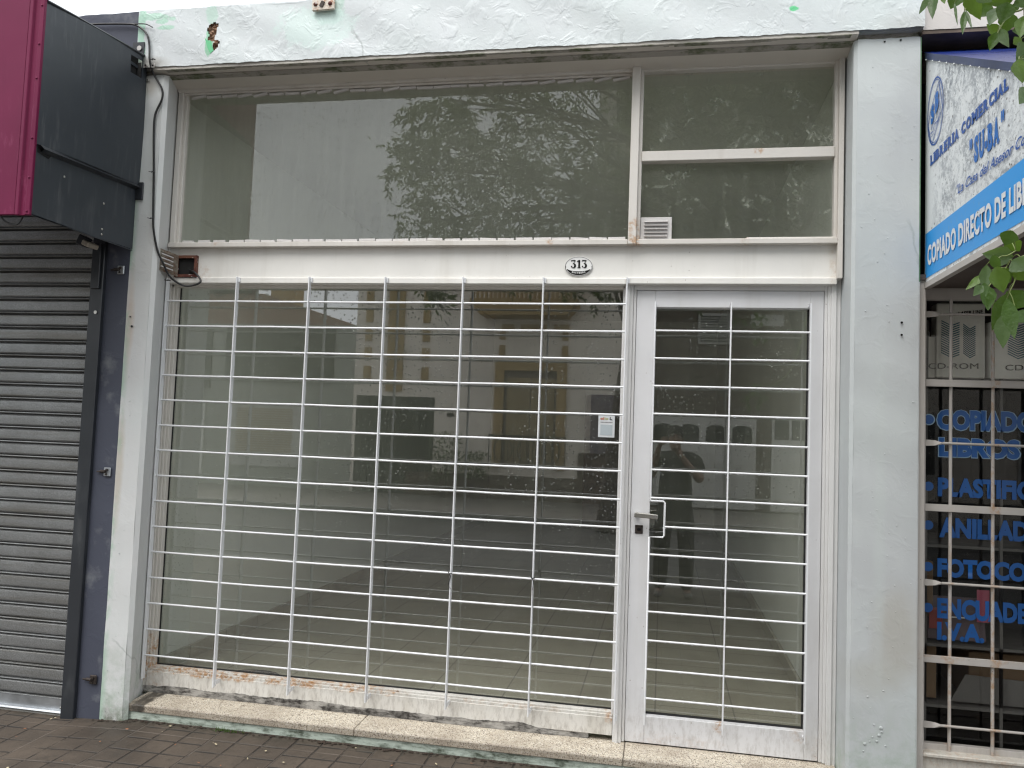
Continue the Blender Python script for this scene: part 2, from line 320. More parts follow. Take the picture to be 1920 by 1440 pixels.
# ground
n = NT('wet_vainilla_paving')
def tiles(n):
    e = n.sep()
    def joint(u, period, off, wid):
        x = n.math('ADD', n.math('DIVIDE', n.math('SUBTRACT', u, off), period), 100.0)
        f = n.math('FRACT', x); d = n.math('MINIMUM', f, n.math('SUBTRACT', 1.0, f))
        return n.ramp(n.math('MULTIPLY', d, period), wid * .4, wid, 1, 0)
    wob = n.math('MULTIPLY', n.math('SUBTRACT', n.noise(9, 3), .5), .006)
    x = n.math('ADD', e[0], wob); y = n.math('ADD', e[1], wob)
    big = n.math('MAXIMUM', joint(x, .385, -2.79, .006), joint(y, .385, -.10, .006))
    # half offset grooves in every other strip
    k = n.math('FLOOR', n.math('ADD', n.math('DIVIDE', n.math('SUBTRACT', x, -2.79), .385), 100.0))
    yo = n.math('ADD', y, n.math('MULTIPLY', n.math('MODULO', k, 2.0), .064))
    small = n.math('MAXIMUM', joint(yo, .1283, -.10, .008), joint(x, .1283, -2.79, .006))
    return big, small
big, small = tiles(n)
a = n.noise(3.2, 6, .65); b = n.noise(60, 4, .6)
c = n.mix(n.ramp(a, .32, .68), (.048, .037, .028), (.098, .075, .056)); c = n.mix(n.ramp(b, .3, .7, .25, 0), c, (.03, .024, .02))
c = n.mix(n.math('MULTIPLY', n.ramp(n.noise(9, 6, .7), .58, .72), .6), c, (.022, .018, .015))
brk = n.ramp(n.noise(6, 4, .7), .34, .52); small = n.math('MULTIPLY', small, brk)
c = n.mix(n.math('MULTIPLY', small, .85), c, (.014, .011, .009)); c = n.mix(n.math('MULTIPLY', big, n.math('MULTIPLY', n.ramp(n.noise(5, 3), .35, .6), .45)), c, (.17, .14, .115))
e = n.sep()
wall = n.math('MULTIPLY', n.ramp(e[1], -.06, .03, 0, 1), n.ramp(n.noise(24, 5, .7), .4, .6)); c = n.mix(n.math('MULTIPLY', wall, .8), c, (.02, .018, .01))
h = n.math('SUBTRACT', n.math('ADD', n.math('MULTIPLY', a, .3), n.math('MULTIPLY', b, .25)), n.math('ADD', n.math('MULTIPLY', small, .8), n.math('MULTIPLY', big, .3)))
M['paving'] = n.end(n.bsdf(c, n.ramp(a, .35, .65, .55, .8), 0, n.bump(h, .9, .007)))
M['asphalt'] = simple('wet_asphalt', (.055, .055, .055), .5, var=.25, vs=1.5, bump=.4, bs=200)
M['kerb'] = simple('kerb_stone', (.25, .245, .23), .7, var=.2, vs=5, bump=.3)
M['paving_far'] = simple('far_paving', (.20, .185, .165), .7, var=.25, vs=2)
M['litter'] = simple('dry_leaf_litter', (.42, .36, .24), .8, var=.4, vs=30)
M['litter2'] = simple('rusty_leaf_litter', (.32, .13, .06), .8, var=.4, vs=30)

# foliage
def leafmat(name, col, tr=.35, ro=.38):
    n = NT(name); a = n.noise(14, 3); c = n.mix(n.ramp(a, .3, .7), tuple(v * .75 for v in col), tuple(v * 1.3 for v in col))
    p = n.bsdf(c, ro, 0, n.bump(n.noise(90, 3), .6, .003)); t = n.n('BsdfTranslucent'); n.put(t.inputs[0], n.mix(.5, c, (.22, .36, .03)))
    mx = n.n('MixShader'); mx.inputs[0].default_value = tr; n.t.links.new(p, mx.inputs[1]); n.t.links.new(t.outputs[0], mx.inputs[2])
    return n.end(mx.outputs[0])
M['leaf'] = leafmat('ash_leaf_green', (.045, .10, .016)); M['leaf_pale'] = leafmat('ash_leaf_pale', (.11, .17, .08)); M['leaf_lime'] = leafmat('ash_leaf_young', (.11, .19, .035))
M['leaf_crown'] = leafmat('crown_leaf_green', (.065, .095, .035), .3, .7)
M['stem'] = simple('green_twig', (.20, .25, .07), .5)
n = NT('tree_bark'); a = n.noise(9, 6, .7, vec=n.mapping((1, 1, .2))); c = n.mix(n.ramp(a, .35, .65), (.05, .04, .032), (.14, .12, .10))
M['bark'] = n.end(n.bsdf(c, .9, 0, n.bump(a, .8, .03)))

# across the street
M['cream_far'] = simple('cream_rendered_wall', (.80, .73, .64), .85, var=.08, vs=1.2, bump=.4, bs=40)
M['ochre_far'] = simple('ochre_trim', (.38, .26, .11), .8, var=.1)
M['shutter_far'] = simple('ochre_louvred_shutter', (.34, .26, .14), .7)
M['iron'] = simple('black_iron', (.02, .02, .02), .5, .4)
M['garage_dark'] = simple('dark_green_garage', (.035, .042, .03), .6)
M['door_far'] = simple('white_panelled_door', (.66, .65, .61), .5, var=.05)
M['stone_far'] = simple('stone_cladding', (.13, .10, .08), .85, var=.4, vs=8, bump=.5, bs=20)
M['grey_far'] = simple('grey_rendered_wall', (.33, .34, .30), .85, var=.1)
M['white_far'] = simple('white_far_paint', (.50, .49, .46), .7)
M['roof_far'] = simple('terracotta_roof', (.24, .13, .09), .8, var=.25, vs=12)
M['tower_far'] = simple('pale_tower_render', (.44, .42, .37), .8)
M['metal_box'] = simple('grey_meter_box', (.20, .18, .19), .5)
# person
M['skin'] = simple('skin', (.33, .19, .135), .55, var=.06, vs=20, bump=.05)
M['tshirt'] = simple('dark_tshirt_cloth', (.02, .02, .018), .9, var=.15, vs=20, bump=.2)
M['trousers'] = simple('dark_trouser_cloth', (.028, .026, .024), .9, var=.2, vs=20, bump=.2)
M['hair'] = simple('dark_hair', (.012, .009, .007), .6, vs=60, bump=.5)
M['shoe'] = simple('grey_trainer', (.20, .19, .18), .7)

# ------------------------------------------------------------------ mesh helpers
def wloc(o):
    v = Vector((0, 0, 0))
    while o is not None: v += o.location; o = o.parent
    return v
class B:
    """collects geometry in world coordinates; build() links it as ONE mesh object (child of parent)"""
    def __init__(s): s.v = []; s.f = []
    def add(s, vs, fs):
        k = len(s.v); s.v += [tuple(a) for a in vs]; s.f += [[i + k for i in f] for f in fs]; return s
    def box(s, x0, x1, y0, y1, z0, z1, rot=None, c=None):
        vs = [Vector((x, y, z)) for x in (x0, x1) for y in (y0, y1) for z in (z0, z1)]
        if rot is not None:
            c = Vector(c) if c is not None else Vector(((x0 + x1) / 2, (y0 + y1) / 2, (z0 + z1) / 2))
            vs = [c + rot @ (v - c) for v in vs]
        return s.add(vs, [(0, 1, 3, 2), (4, 6, 7, 5), (0, 4, 5, 1), (2, 3, 7, 6), (0, 2, 6, 4), (1, 5, 7, 3)])
    def prism(s, pts, axis, a, b):
        """extrude a polygon; pts are the two other coordinates in axis order"""
        def mk(p, t): q = list(p); q.insert(axis, t); return q
        n = len(pts); vs = [mk(p, a) for p in pts] + [mk(p, b) for p in pts]
        fs = [list(range(n)), list(range(2 * n - 1, n - 1, -1))] + [(i, i + n, (i + 1) % n + n, (i + 1) % n) for i in range(n)]
        return s.add(vs, fs)
    def tube(s, pts, r, n=8, r2=None, cap=True):
        P = [Vector(p) for p in pts]; m = len(P); rs = [(r + ((r2 if r2 is not None else r) - r) * i / (m - 1)) for i in range(m)] if not isinstance(r, (list, tuple)) else r
        vs = []; up = None
        for i, p in enumerate(P):
            t = (P[min(i + 1, m - 1)] - P[max(i - 1, 0)]).normalized()
            if up is None: up = Vector((0, 0, 1)) if abs(t.z) < .9 else Vector((1, 0, 0))
            a = t.cross(up).normalized(); b = a.cross(t).normalized(); up = b
            for k in range(n):
                an = 2 * math.pi * k / n; vs.append(p + (a * math.cos(an) + b * math.sin(an)) * rs[i])
        fs = [(i * n + k, i * n + (k + 1) % n, (i + 1) * n + (k + 1) % n, (i + 1) * n + k) for i in range(m - 1) for k in range(n)]
        if cap: fs += [list(range(n - 1, -1, -1)), [(m - 1) * n + k for k in range(n)]]
        return s.add(vs, fs)
    def disc(s, c, r, axis=1, th=.004, n=20, rz=None):
        c = Vector(c); vs = []
        for t in (0, th):
            for k in range(n):
                a = 2 * math.pi * k / n; q = [r * math.cos(a), (rz or r) * math.sin(a)]; q.insert(axis, -t); vs.append(c + Vector(q))
        return s.add(vs, [list(range(n)), list(range(2 * n - 1, n - 1, -1))] + [(i, i + n, (i + 1) % n + n, (i + 1) % n) for i in range(n)])
    def dome(s, c, r, d, axis=1, sgn=-1, n=10, m=4):
        c = Vector(c); vs = []
        for j in range(m):
            ph = math.pi / 2 * j / m
            for k in range(n):
                a = 2 * math.pi * k / n; q = [r * math.cos(ph) * math.cos(a), r * math.cos(ph) * math.sin(a)]; q.insert(axis, sgn * d * math.sin(ph)); vs.append(c + Vector(q))
        q = [0, 0]; q.insert(axis, sgn * d); vs.append(c + Vector(q))
        fs = [(j * n + k, j * n + (k + 1) % n, (j + 1) * n + (k + 1) % n, (j + 1) * n + k) for j in range(m - 1) for k in range(n)]
        fs += [((m - 1) * n + k, (m - 1) * n + (k + 1) % n, m * n) for k in range(n)] + [list(range(n))]
        return s.add(vs, fs)
    def build(s, name, mat, parent=None, bevel=0, smooth=False, seg=1, ang=30):
        off = wloc(parent) if parent is not None else Vector((0, 0, 0))
        me = bpy.data.meshes.new(name); me.from_pydata([Vector(v) - off for v in s.v], [], s.f); me.update()
        bm = bmesh.new(); bm.from_mesh(me); bmesh.ops.recalc_face_normals(bm, faces=bm.faces); bm.to_mesh(me); bm.free()
        o = bpy.data.objects.new(name, me); C.objects.link(o)
        for q in (mat if isinstance(mat, (list, tuple)) else [mat]): me.materials.append(M[q])
        if parent is not None: o.parent = parent
        if smooth:
            for p in me.polygons: p.use_smooth = True
            if ang < 180: me.set_sharp_from_angle(angle=R(ang))
        if bevel:
            b = o.modifiers.new('bevel', 'BEVEL'); b.width = bevel; b.segments = seg; b.limit_method = 'ANGLE'; b.angle_limit = R(40)
        return o
def thing(name, label, cat, loc=(0, 0, 0), group=None):
    o = bpy.data.objects.new(name, None); C.objects.link(o); o.location = loc; o.empty_display_size = .1
    o['label'] = label; o['category'] = cat
    if group: o['group'] = group
    return o
def tag(o, label, cat, group=None):
    o['label'] = label; o['category'] = cat
    if group: o['group'] = group
    return o
def struct(o, kind='structure'): o['kind'] = kind; return o
def copy_tree(o, parent=None):
    c = o.copy(); C.objects.link(c)
    if parent is not None: c.parent = parent
    for ch in list(o.children): copy_tree(ch, c)
    return c

def text(parent, s, mat, o, xd, zd, size, width=None, bold=0.0, shear=0.0, name='lettering', align='LEFT', th=.0015, zs=1.0, spacing=1.0):
    """raised lettering: baseline starts at o, runs along xd, letters rise along zd; faces xd x zd; width squeezes to that length"""
    cu = bpy.data.curves.new(name, 'FONT'); cu.body = s; cu.size = 1.0; cu.offset = bold; cu.shear = shear; cu.extrude = 0.0
    cu.resolution_u = 3; cu.align_x = align; cu.space_character = spacing
    ob = bpy.data.objects.new('tmp_text', cu); me = bpy.data.meshes.new_from_object(ob)
    xs = [v.co.x for v in me.vertices]
    if not xs: return None
    x0, x1 = min(xs), max(xs); hs = max(v.co.y for v in me.vertices)
    CAP = .729
    fz = size / CAP * zs; fx = (width / (x1 - x0)) if width else size / CAP
    xd = Vector(xd).normalized(); zd = Vector(zd).normalized(); nn = xd.cross(zd).normalized(); off = wloc(parent) if parent else Vector((0, 0, 0)); o = Vector(o)
    shift = x0 if align == 'LEFT' else 0
    for v in me.vertices:
        v.co = o + xd * ((v.co.x - shift) * fx) + zd * (v.co.y * fz) + nn * th - off
    me.materials.clear(); me.materials.append(M[mat])
    m2 = bpy.data.objects.new(name, me); C.objects.link(m2)
    if parent: m2.parent = parent
    bpy.data.objects.remove(ob)
    return m2

# ------------------------------------------------------------------ ground
b = B()
xs = [-14, -2.9, -2.5, 14]
for i in range(3):
    def zz(x, y): return .086 + .045 * max(-.4, min(0, x + 2.5)) + .02 * min(0, y)
    ys = [.3, -1.5, -3.2, -4.6]
    for j in range(3):
        x0, x1, y0, y1 = xs[i], xs[i + 1], ys[j], ys[j + 1]
        b.add([(x0, y1, zz(x0, y1)), (x1, y1, zz(x1, y1)), (x1, y0, zz(x1, y0)), (x0, y0, zz(x0, y0))], [(0, 1, 2, 3)])
struct(b.build('pavement', 'paving'))
struct(B().box(-40, 40, -4.75, -4.6, -.2, -.012).build('kerb', 'kerb', bevel=.01))
struct(B().add([(-60, -60, -.14), (60, -60, -.14), (60, -4.7, -.14), (-60, -4.7, -.14)], [(0, 1, 2, 3)]).build('road', 'asphalt'))
struct(B().box(-40, 40, -14.6, -10.9, -.2, .0).build('far_pavement', 'paving_far'))
struct(B().box(-40, 40, -10.9, -10.75, -.2, -.006).build('far_kerb', 'kerb', bevel=.01))
struct(B().add([(-80, -90, -.2), (80, -90, -.2), (80, 60, -.2), (-80, 60, -.2)], [(0, 1, 2, 3)]).build('ground', 'kerb'))
rnd = random.Random(11)
def litter(n, mat, name):
    b = B()
    for i in range(n):
        x = rnd.uniform(-3.0, -.4); y = rnd.uniform(-.9, -.02); a = rnd.uniform(0, 6.28); L = rnd.uniform(.004, .011); w_ = L * rnd.uniform(.25, .6)
        z = zz(x, y) + .003; ca, sa = math.cos(a), math.sin(a); q = []
        for (p, r_, h_) in ((-1, 0, .001), (-.3, .9, .003), (.5, .8, .002), (1, 0, .004), (.4, -.8, .001), (-.4, -.9, .002)):
            q.append((x + (p * L) * ca - r_ * w_ * sa, y + p * L * sa + r_ * w_ * ca, z + h_))
        b.add(q, [(0, 1, 2, 3, 4, 5)])
    return struct(b.build(name, mat), 'stuff')
litter(46, 'litter', 'leaf_litter'); litter(24, 'litter2', 'reddish_leaf_litter')
# grime and weeds gathered where the paving meets the wall
b = B()
for i in range(420):
    x = rnd.uniform(-2.7, 1.0) ; y = .02 - abs(rnd.gauss(0, .012)); s_ = rnd.uniform(.003, .010); z = zz(x, y)
    if x < -2.5: y -= .03
    b.dome((x, y, z - .001), s_, s_ * rnd.uniform(.15, .4), axis=2, sgn=1, n=5, m=2)
struct(b.build('soil_crumbs', 'soil_dark'), 'stuff')
b = B()
for cx in (-1.99, -1.95, -2.03):
    for i in range(22):
        a = rnd.uniform(0, 6.28); x = cx + rnd.gauss(0, .018); y = .0 + rnd.gauss(0, .008); l = rnd.uniform(.008, .02); z = zz(x, y)
        b.add([(x - .002, y, z), (x + .002, y, z), (x + math.cos(a) * l * .6, y + math.sin(a) * l * .6 - .004, z + l)], [(0, 1, 2)])
struct(b.build('weed_tuft', 'leaf'), 'stuff')

# ------------------------------------------------------------------ the shop building
shop = thing('shop_building', 'white painted shopfront building with barred window and door, vacant inside', 'building', (-.9, 0, .086))
# header beam with an uneven skin: a fine grid pushed about a little, chipped lower edge
def skin(x0, x1, z0, z1, y, nx, nz, amp, seed, holes=None):
    rr = random.Random(seed); ph = [(rr.uniform(2, 9), rr.uniform(2, 9), rr.uniform(0, 6.28), rr.uniform(.3, 1)) for _ in range(9)]
    vs = []; fs = []
    for j in range(nz + 1):
        for i in range(nx + 1):
            x = x0 + (x1 - x0) * i / nx; z = z0 + (z1 - z0) * j / nz
            d = sum(math.sin(a * x * 1.7 + b_ * z * 3 + c) * k for a, b_, c, k in ph) / 4 * amp
            zz_ = z + ((math.sin(x * 23 + seed) + math.sin(x * 61 + 2) * .7 + math.sin(x * 131) * .5 + rr.uniform(-.4, .4)) * .0013 if j in (0, nz) else 0)
            vs.append((x, y + d, zz_))
    for j in range(nz):
        for i in range(nx):
            if holes and holes(x0 + (x1 - x0) * (i + .5) / nx, z0 + (z1 - z0) * (j + .5) / nz): continue
            fs.append((j * (nx + 1) + i, j * (nx + 1) + i + 1, (j + 1) * (nx + 1) + i + 1, (j + 1) * (nx + 1) + i))
    return vs, fs
HOLE = [(-2.268, 3.556), (-2.252, 3.545), (-2.256, 3.50), (-2.262, 3.462), (-2.243, 3.455), (-2.246, 3.42), (-2.262, 3.402), (-2.268, 3.43), (-2.262, 3.455), (-2.287, 3.458), (-2.280, 3.49), (-2.290, 3.515), (-2.284, 3.54)]
HOLE = [(-2.267 + (x_ + 2.267) * 1.55, z_) for x_, z_ in HOLE]
def inpoly(x, z, P=HOLE):
    c = False; n_ = len(P)
    for i in range(n_):
        (x1, z1), (x2, z2) = P[i], P[i - 1]
        if (z1 > z) != (z2 > z) and x < (x2 - x1) * (z - z1) / (z2 - z1) + x1: c = not c
    return c
vs, fs = skin(-2.692, 1.052, 3.338, 3.636, -.035, 500, 44, .004, 3, inpoly)
hb = B().add(vs, fs); hb.box(-2.692, 1.052, .0, .24, 3.342, 3.634); hb.box(-2.6915, 1.0515, -.034, .0, 3.6265, 3.6325)
hb.box(-2.6915, -2.688, -.034, .0, 3.342, 3.63); hb.box(1.048, 1.0515, -.034, .0, 3.342, 3.63)
header = hb.build('header_wall', 'header', shop, smooth=True)
# the broken patch
b = B(); r2 = random.Random(5)
vs = []; fs = []; nx, nz = 10, 24
for j in range(nz + 1):
    for i in range(nx + 1):
        vs.append((-2.32 + .10 * i / nx, -.021 + r2.uniform(-.011, .009), 3.39 + .175 * j / nz))
for j in range(nz):
    for i in range(nx): fs.append((j * (nx + 1) + i, j * (nx + 1) + i + 1, (j + 1) * (nx + 1) + i + 1, (j + 1) * (nx + 1) + i))
b.add(vs, fs).build('broken_plaster', 'hole', shop)
B().prism([(-2.312, 3.475), (-2.298, 3.46), (-2.275, 3.455), (-2.268, 3.43), (-2.258, 3.405), (-2.275, 3.392), (-2.292, 3.42), (-2.300, 3.445)], 1, -.0395, -.036).build('exposed_paint_patch', 'green_paint', shop)
# soffit (inner underside) and its mouldy drip edge
B().prism([(-.028, 3.326), (.160, 3.296), (.239, 3.296), (.239, 3.3415), (-.028, 3.3415)], 0, -2.61, .79).build('soffit', 'soffit', shop)
b = B(); r3 = random.Random(8); pts = []
for i in range(141):
    x = -2.53 + 3.29 * i / 140; pts.append(x)
for i in range(140):
    k = .018 + .012 * math.sin(i * .23) + r3.uniform(-.004, .004)
    b.box(pts[i], pts[i + 1], -.030, -.030 + max(.008, k) * 1.9, 3.3215, 3.3245)
b.build('drip_edge', 'moss_edge', shop)
# pillars
def pillar(name, mat, front, jamb, outer, seed, ch=.018):
    """front face grid + chamfer + splayed jamb + body"""
    b = B(); sgn = 1 if jamb > outer else -1
    a, c = sorted((outer, front)); vs, fs = skin(a, c, .03, 3.312, 0, 26, 150, .0022, seed)
    b.add(vs, fs)
    z0, z1 = .03, 3.312
    b.add([(front, 0.0005, z0), (front + sgn * ch, ch, z0), (front + sgn * ch, ch, z1), (front, 0.0005, z1)], [(0, 1, 2, 3)])
    b.add([(front + sgn * ch, ch, z0), (jamb, .235, z0), (jamb, .235, z1), (front + sgn * ch, ch, z1)], [(0, 1, 2, 3)])
    b.add([(outer, .0, z0), (outer, .235, z0), (outer, .235, z1), (outer, .0, z1)], [(0, 1, 2, 3)])
    b.add([(outer, .0, z1), (front, .0, z1), (front + sgn * ch, ch, z1), (jamb, .235, z1), (outer, .235, z1)], [(0, 1, 2, 3, 4)])
    q = b.build(name, mat, shop, smooth=True); return q
pillar('pillar', 'pillar_left', -2.552, -2.60, -2.676, 21)
pillar('pillar', 'pillar_right', .792, .778, 1.045, 22, ch=.014)
B().box(1.0455, 1.050, .001, .23, 2.25, 3.31).build('painted_edge', 'green_edge', shop); B().box(1.0455, 1.049, .001, .23, .03, 2.2495).build('painted_edge', 'pillar_right', shop)
B().box(-2.68, 1.046, .02, .235, 3.311, 3.343).build('ledge_joint', 'moss_edge', shop)
# screw holes and mortar lumps on the pillars
for (x, z, r_) in ((.978, 2.075, .005), (.978, 2.023, .005), (-2.650, 2.062, .004), (-2.638, 2.014, .006), (.965, 3.30, .004), (.90, 3.296, .004)): B().disc((x, -.0035, z), r_, th=.002, n=12).build('screw_hole', 'ink_black', shop)
b = B(); r4 = random.Random(3)
for (x, z, s_) in [(.905, .37, .012), (.912, .40, .014), (.915, .385, .010), (.897, .345, .008), (.885, .41, .006), (.93, .33, .007), (.88, .36, .006), (.85, .33, .010), (.845, .30, .006), (.92, .55, .006), (.94, .60, .005), (.96, .98, .006), (.93, 1.1, .005), (.86, .52, .008)] + [(r4.uniform(.80, 1.03), r4.uniform(.25, 3.2), r4.uniform(.002, .005)) for _ in range(60)] + [(r4.uniform(-2.66, -2.56), r4.uniform(.1, 3.2), r4.uniform(.002, .005)) for _ in range(50)]:
    b.dome((x, -.001, z), s_ * r4.uniform(.5, .85), s_ * .3, n=7, m=3)
b.build('mortar_lumps', 'pillar_right', shop, smooth=True)['kind'] = 'stuff'
# doorstep of three granite slabs and the riser below them
B().box(-2.672, .795, .034, .235, .0, .1175).build('riser', 'riser', shop)
for (x0, x1) in ((-2.556, -1.372), (-1.369, -.133), (-.130, .775)):
    B().prism([(.026, .1190), (.026, .1505), (.030, .1535), (.24, .1575), (.24, .1190)], 0, x0, x1).build('granite_doorstep', 'granite', shop, bevel=.003)
# room behind
B().box(-2.86, -2.72, .301, 9.1, 0, 3.42).build('interior_wall', 'int_wall', shop)
B().box(.80, .94, .301, 9.1, 0, 3.42).build('interior_wall', 'int_wall', shop)
B().box(-2.86, .94, 9.1, 9.25, 0, 3.42).build('interior_wall', 'int_wall', shop)
B().box(-2.719, .799, .268, 9.099, 3.37, 3.42).build('interior_ceiling', 'int_ceiling', shop)
B().box(-2.719, .799, .2675, 9.099, .09, .15).build('interior_floor', 'int_floor', shop)
b = B(); b.box(-2.7195, -2.70, .302, 9.09, .1505, .23); b.box(.78, .7995, .302, 9.09, .1505, .23); b.build('skirting', 'int_floor', shop)
B().box(-2.8, .9, .241, 9.3, 3.43, 3.55).build('roof', 'grey_far', shop)
B().box(-2.86, -2.60, .237, .300, 0, 3.42).build('return_wall', 'int_wall', shop); B().box(.780, 1.04, .237, .300, 0, 3.42).build('return_wall', 'int_wall', shop)
B().box(-1.2, -.3, 9.05, 9.098, .15, 2.2).build('back_door', 'stone_far', shop)
b = B()
for (x, y) in ((-2.18, .62), ):
    b.tube([(x + .13 * math.cos(a), y + .07 * math.sin(a), .158) for a in [i * .4 for i in range(17)]], .007, 6)
tag(b.build('rubber_ring', 'black'), 'thin dark ring lying on the floor just inside the window, at its left', 'ring')

# ------------------------------------------------------------------ steel shopfront
GY = .262     # glass plane of window and door; the transom lights sit further forward
GU = .195
FR = shop
def rect_frame(b, x0, x1, z0, z1, w_, y0, y1):
    b.box(x0, x0 + w_, y0, y1, z0, z1); b.box(x1 - w_, x1, y0, y1, z0, z1)
    b.box(x0 + w_, x1 - w_, y0, y1, z1 - w_, z1); b.box(x0 + w_, x1 - w_, y0, y1, z0, z0 + w_)
def pane(parent, x0, x1, z0, z1, mat, GY=GY):
    g = B().add([(x0, GY, z0), (x1, GY, z0), (x1, GY, z1), (x0, GY, z1)], [(0, 1, 2, 3)]).build('glass_pane', mat, parent); return g
# upper transom, wide pane
b = B()
b.box(-2.569, -2.541, 0.157, 0.202, 2.454, 3.3037); b.box(-2.541, -2.525, 0.174, 0.202, 2.454, 3.279)
b.box(-2.569, -0.1828, 0.148, 0.202, 3.2849, 3.3037); b.box(-2.541, -0.1828, 0.166, 0.2015, 3.275, 3.2849)
b.box(-2.569, -0.1828, 0.142, 0.202, 2.4511, 2.4758)
tw = b.build('transom_window', 'frame_upper', FR, bevel=.002)
pane(tw, -2.529, -0.1778, 2.459, 3.2889, 'glass_upper', GU)
r5 = random.Random(9)
def clips(parent, z, top):
    n_ = 26
    for i in range(n_):
        x = -2.505 + i * (2.317 / n_); L = .082 + r5.uniform(-.006, .004)
        if not top and i < 3: L *= .8
        ang = (R(r5.uniform(-1, 3)) if not top else R(r5.choice([0, 2, 3, 5, 9, 13]) * -1 * 1.0))
        ro = Matrix.Rotation(ang, 3, 'Y'); zz_ = z + r5.uniform(-.002, .002)
        B().box(x, x + L, .174, .188, zz_, zz_ + .012, rot=ro).build('glazing_clip', 'clip', parent, bevel=.001)
clips(tw, 2.483, False); clips(tw, 3.259, True)
# upper right, two panes, mullion and glazing bar
b = B()
b.box(-0.1818, -0.1433, 0.132, 0.202, 2.4511, 3.3136); b.box(-0.1433, -0.1284, 0.157, 0.202, 2.4767, 3.3007)
b.box(0.7331, 0.7479, 0.157, 0.202, 2.4767, 3.3007); b.box(0.7479, 0.7697, 0.137, 0.202, 2.291, 3.3136)
b.box(-0.1433, 0.7479, 0.148, 0.202, 3.3007, 3.3136); b.box(-0.1284, 0.7331, 0.162, 0.2015, 3.2869, 3.3007)
b.box(-0.1284, 0.7331, 0.152, 0.201, 2.8502, 2.8976); b.box(-0.1433, 0.7479, 0.142, 0.202, 2.4511, 2.4758); b.box(0.3557, 0.7331, 0.158, 0.2015, 2.4758, 2.4846)
tr_ = b.build('transom_window', 'frame_upper', FR, bevel=.002)
pane(tr_, -0.1334, 0.738, 2.8838, 3.2988, 'glass_smeared', GU); pane(tr_, -0.1334, 0.738, 2.459, 2.864, 'glass_smeared', GU)
# fascia board between transom and window
b = B(); b.box(-2.59, .752, .178, .266, 2.292, 2.456); b.box(-2.59, -.186, .1675, .1779, 2.268, 2.296); b.box(-2.59, -.186, .1779, .266, 2.268, 2.2918); b.box(-.184, .752, .163, .1778, 2.269, 2.298); b.box(-.184, .752, .1778, .266, 2.269, 2.2917)
b.build('fascia_board', 'fascia', FR, bevel=.002)
# display window
b = B()
b.box(-2.60, -2.575, .205, .266, .155, 2.27); b.box(-2.575, -2.562, .216, .266, .27, 2.27); b.box(-2.562, -2.548, .226, .266, .27, 2.262)
b.box(-2.575, -.196, .216, .266, 2.255, 2.2705)
dw = b.build('display_window', 'frame_cream', FR, bevel=.002)
b = B(); b.box(-2.572, -.192, .203, .266, .182, .262); b.box(-2.572, -.192, .212, .2655, .262, .274); b.box(-2.562, -.196, .224, .265, .274, .283)
b.build('bottom_panel', 'panel', dw, bevel=.0015)
B().box(-2.590, -.30, .206, .266, .1565, .1815).build('mortar_bed', 'mortar_dirt', dw)
b = B(); r6 = random.Random(12); tops = []; t_ = .190
for i in range(301):
    x = -2.585 + i * .0072; t_ += r6.gauss(0, .0012); t_ += (.190 - t_) * .08; bump_ = .010 * math.exp(-((x + 1.60) / .10) ** 2) + .006 * math.exp(-((x + .62) / .08) ** 2) - .012 * max(0, (x + .75) / .3) ** 2 * (x > -.75)
    tops.append((x, t_ + bump_))
tops = [(x, z) for x, z in tops if x < -.44]
for (x0, z0), (x1, z1) in zip(tops, tops[1:]):
    b.add([(x0, .2010, .1575), (x1, .2010, .1575), (x1, .2022, z1), (x0, .2022, z0)], [(0, 1, 2, 3)])
b.build('mortar_crust', 'mortar_dirt', dw)
B().box(-2.549, -2.545, .252, .2615, .283, 2.255).build('rubber_seal', 'black', dw)
B().box(-2.546, -.201, .2530, .2612, .2832, .2885).build('rubber_seal', 'black', dw)
pane(dw, -2.55, -.19, .28, 2.258, 'glass')
b = B(); b.box(-.200, -.190, .22, .266, .27, 2.262); b.box(-.190, -.150, .196, .266, .155, 2.27); b.box(-.178, -.166, .188, .1959, .155, 2.27)
b.build('mullion', 'frame_white', dw, bevel=.002)
# grille over the display window
gy = .160
gx = [-2.563, -2.167, -1.770, -1.368, -.971, -.576, -.180]
gz = [2.171 - i * (2.171 - .354) / 14 for i in range(15)]
b = B(); b.box(-2.566, -2.560, gy - .014, gy + .014, .235, 2.292)
gr = b.build('window_grille', 'grille', FR, bevel=.001)
for i, x in enumerate(gx):
    zb = [.235, .228, .228, .232, .238, .245, .25][i]
    if i:
        bb = B(); bb.box(x - .003, x + .003, gy - .014, gy + .014, zb, 2.298); bb.box(x + .003, x + .012, gy - .002, .168, 2.270, 2.296)
        bb.box(x + .003, x + .009, gy, .205, zb + .012, zb + .032); bb.build('vertical_bar', 'grille', gr, bevel=.001)
r7 = random.Random(2)
for z in gz:
    P = [(gx[0] + (gx[-1] - gx[0]) * k / 12, gy + r7.uniform(-.001, .001), z + r7.uniform(-.0012, .0012)) for k in range(13)]
    B().tube(P, .0048, 8).build('horizontal_bar', 'grille', gr, smooth=True, ang=60)
# drops hanging below the bars
def drops(parent, x0, x1, zs, n_, seed):
    rr = random.Random(seed); b = B()
    for z in zs:
        for k in range(n_):
            x = rr.uniform(x0, x1); r_ = rr.uniform(.0016, .0032); b.dome((x, gy, z - .0045), r_, r_ * 1.1, axis=2, sgn=-1, n=6, m=3)
    b.build('water_drops', 'drop', parent, smooth=True)['kind'] = 'stuff'
n = NT('water_drop'); M['drop'] = n.end(n.bsdf((.75, .77, .78), .03, 0, None, Specular_IOR_Level=.8))
drops(gr, -2.5, -.2, gz, 70, 4)
